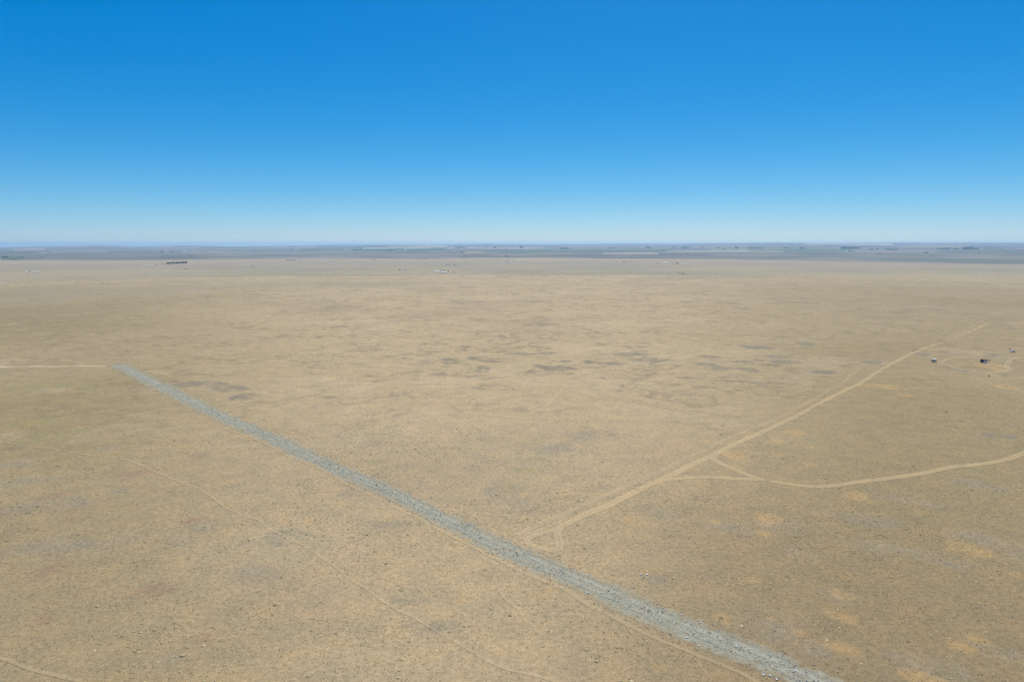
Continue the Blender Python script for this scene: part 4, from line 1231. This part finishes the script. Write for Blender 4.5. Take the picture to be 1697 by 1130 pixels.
def camp():
    # white-roofed camper trailer
    p = gp(1547.3, 599.6)
    o = empty('camper_trailer', (p.x, p.y, p.z), math.radians(-42))
    tag(o, 'white roofed grey camper trailer parked left of the dark shed', 'camper')
    MB().prism_xz([(-2.0, 0.75), (-1.7, 0.5), (1.6, 0.5), (2.0, 0.8), (2.1, 1.8), (1.9, 2.55), (-1.9, 2.55), (-2.1, 1.9)], -1.15, 1.15).build('body', MAT['campwall'], o)
    MB().prism_xz([(-2.15, 2.553), (2.15, 2.553), (2.05, 2.72), (1.2, 2.8), (-1.2, 2.8), (-2.05, 2.72)], -1.3, 1.3).build('roof', MAT['whiteroof'], o)
    MB().box(0.5, 1.15, -1.18, -1.12, 0.6, 2.35).build('door', MAT['tanwall'], o)
    for x in (-1.2, -0.1):
        f = MB().box(x - 0.45, x + 0.35, -1.17, -1.12, 1.35, 2.05).build('window', MAT['metal'], o)
        MB().box(x - 0.39, x + 0.29, -1.19, -1.15, 1.41, 1.99).build('pane', MAT['glass'], f)
    MB().box(2.06, 2.13, -0.6, 0.6, 1.35, 2.0).build('end_window', MAT['glass'], o)
    for s in (-1, 1):
        wheel(o, -0.3, s * 1.05, 0.34)
    MB().box(2.0, 3.1, -0.06, 0.06, 0.45, 0.57).cyl((3.0, 0, 0.0), (0, 0, 1), 0.05, 0.5, 8).build('tow_bar', MAT['metal'], o)
    # dark weathered shed with lean-to
    p = gp(1627.8, 600.2)
    o = empty('dark_shed', (p.x, p.y, p.z - 0.05), math.radians(-24))
    tag(o, 'dark weathered wooden shed with a low lean-to on the right', 'shed')
    a, b, h, rh = 1.45, 1.9, 2.3, 0.9
    m = MB()
    m.add([(-a, -b, 0), (a, -b, 0), (a, b, 0), (-a, b, 0), (-a, -b, h), (a, -b, h), (a, b, h), (-a, b, h), (0, -b, h + rh), (0, b, h + rh)],
          [(0, 1, 5, 8, 4), (2, 3, 7, 9, 6), (1, 2, 6, 5), (3, 0, 4, 7), (3, 2, 1, 0)])
    m.build('wall', MAT['oldwood'], o)
    r = MB()
    for s in (-1, 1):
        e = 0.25
        x0, z0 = s * (a + e), h - e * rh / a
        r.add([(x0, -b - e, z0 + .03), (x0, b + e, z0 + .03), (0, b + e, h + rh + .03), (0, -b - e, h + rh + .03), (x0, -b - e, z0 + .13), (x0, b + e, z0 + .13), (0, b + e, h + rh + .13), (0, -b - e, h + rh + .13)],
              [(0, 3, 2, 1), (4, 5, 6, 7), (0, 1, 5, 4), (1, 2, 6, 5), (2, 3, 7, 6), (3, 0, 4, 7)])
    r.build('roof', MAT['oldroof'], o)
    MB().box(-0.45, 0.45, -b - 0.05, -b + 0.02, 0.05, 2.0).build('door', MAT['oldroof'], o)
    MB().prism_xz([(a + 0.02, 0), (a + 1.7, 0), (a + 1.7, 1.5), (a + 0.02, 1.95)], -b + 0.3, b - 0.4).build('lean_to', MAT['greywood'], o)
    MB().prism_xz([(a + 0.0, 1.99), (a + 1.9, 1.48), (a + 1.9, 1.56), (a + 0.0, 2.08)], -b + 0.1, b - 0.2).build('lean_to_roof', MAT['oldroof'], o)
    bush(1634.6, 598.2, 4.2, 2.6, 'dark bushy shrub right of the shed behind the white car', name='dark_shrub')
    bush(1638.4, 598.4, 3.8, 2.4, 'rightmost dark bushy shrub beside the shed', name='dark_shrub')
    vehicle('white_car', 1633.4, 601.2, math.radians(10), False, 'small white car parked in front of the dark shed', 'car')
    vehicle('pickup_truck', 1678.2, 583.4, math.radians(14), True, 'white pickup truck parked near the right edge', 'pickup')
    p = gp(1637.6, 601.9)
    MBt = MB().prism_xz([(-1.0, 0.0), (1.0, 0.0), (0.8, 0.35), (0.1, 0.5), (-0.7, 0.32)], -0.5, 0.5, [0, 0, 0.15, 0.25, 0.15])
    o = MBt.build('tarp_bundle', MAT['tarp'])
    o.location = (p.x, p.y, p.z)
    tag(o, 'pale tarp covered bundle on the ground right of the white car', 'tarp')
    p = gp(1673.6, 578.4)
    o = MB().box(-0.55, 0.55, -0.45, 0.45, 0, 0.6).box(-0.6, 0.6, -0.5, 0.5, 0.603, 0.68).box(-0.58, -0.46, -0.48, 0.48, 0.08, 0.56).build('wooden_crate', MAT['cardboard'])
    o.location = (p.x, p.y, p.z - 0.02)
    o.rotation_euler = (0, 0, 0.3)
    tag(o, 'brown wooden crate on the grass behind the white pickup', 'crate')
    p = gp(1638.8, 623.6)
    o = empty('oil_barrel', (p.x, p.y, p.z - 0.02))
    tag(o, 'dark rusty barrel standing beside the front wheel track', 'barrel')
    MB().cyl((0, 0, 0), (0, 0, 1), 0.42, 1.0, 20).build('body', MAT['barrel'], o)
    for z in (0.3, 0.78):
        MB().cyl((0, 0, z), (0, 0, 1), 0.45, 0.06, 20).build('hoop', MAT['barrel'], o)
    MB().cyl((0, 0, 1.003), (0, 0, 1), 0.44, 0.05, 20).build('lid', MAT['oldroof'], o)
    bush(1514.2, 582.2, 2.6, 1.6, 'brown bush standing beside the main dirt track on the right', name='brown_bush')

camp()

# ------------------------------------------------------------------ haze
HZ = 25500.0
_gz = np.empty(len(bpy.data.objects['ground'].data.vertices) * 3, np.float32)
bpy.data.objects['ground'].data.vertices.foreach_get('co', _gz)
ZMIN, ZMAX = float(_gz[2::3].min()), max(CAM_H + 12.0, float(_gz[2::3].max()))
print('haze box', ZMIN, ZMAX)
hm = MB().box(-HZ, HZ, -HZ, HZ, ZMIN - 1.5, ZMAX + 2.0).build('haze', None)
hmat = bpy.data.materials.new('haze')
hmat.use_nodes = True
hn = hmat.node_tree.nodes
hn.clear()
ho = hn.new('ShaderNodeOutputMaterial')
hv = hn.new('ShaderNodeVolumePrincipled')
hv.inputs['Color'].default_value = (0.46, 0.74, 1.0, 1)
hv.inputs['Anisotropy'].default_value = 0.3
hv.inputs['Density'].default_value = 4.7e-5
hmat.node_tree.links.new(hv.outputs[0], ho.inputs['Volume'])
hm.data.materials.append(hmat)
tag(hm, 'thin pale blue haze over the far land', 'haze', kind='stuff')
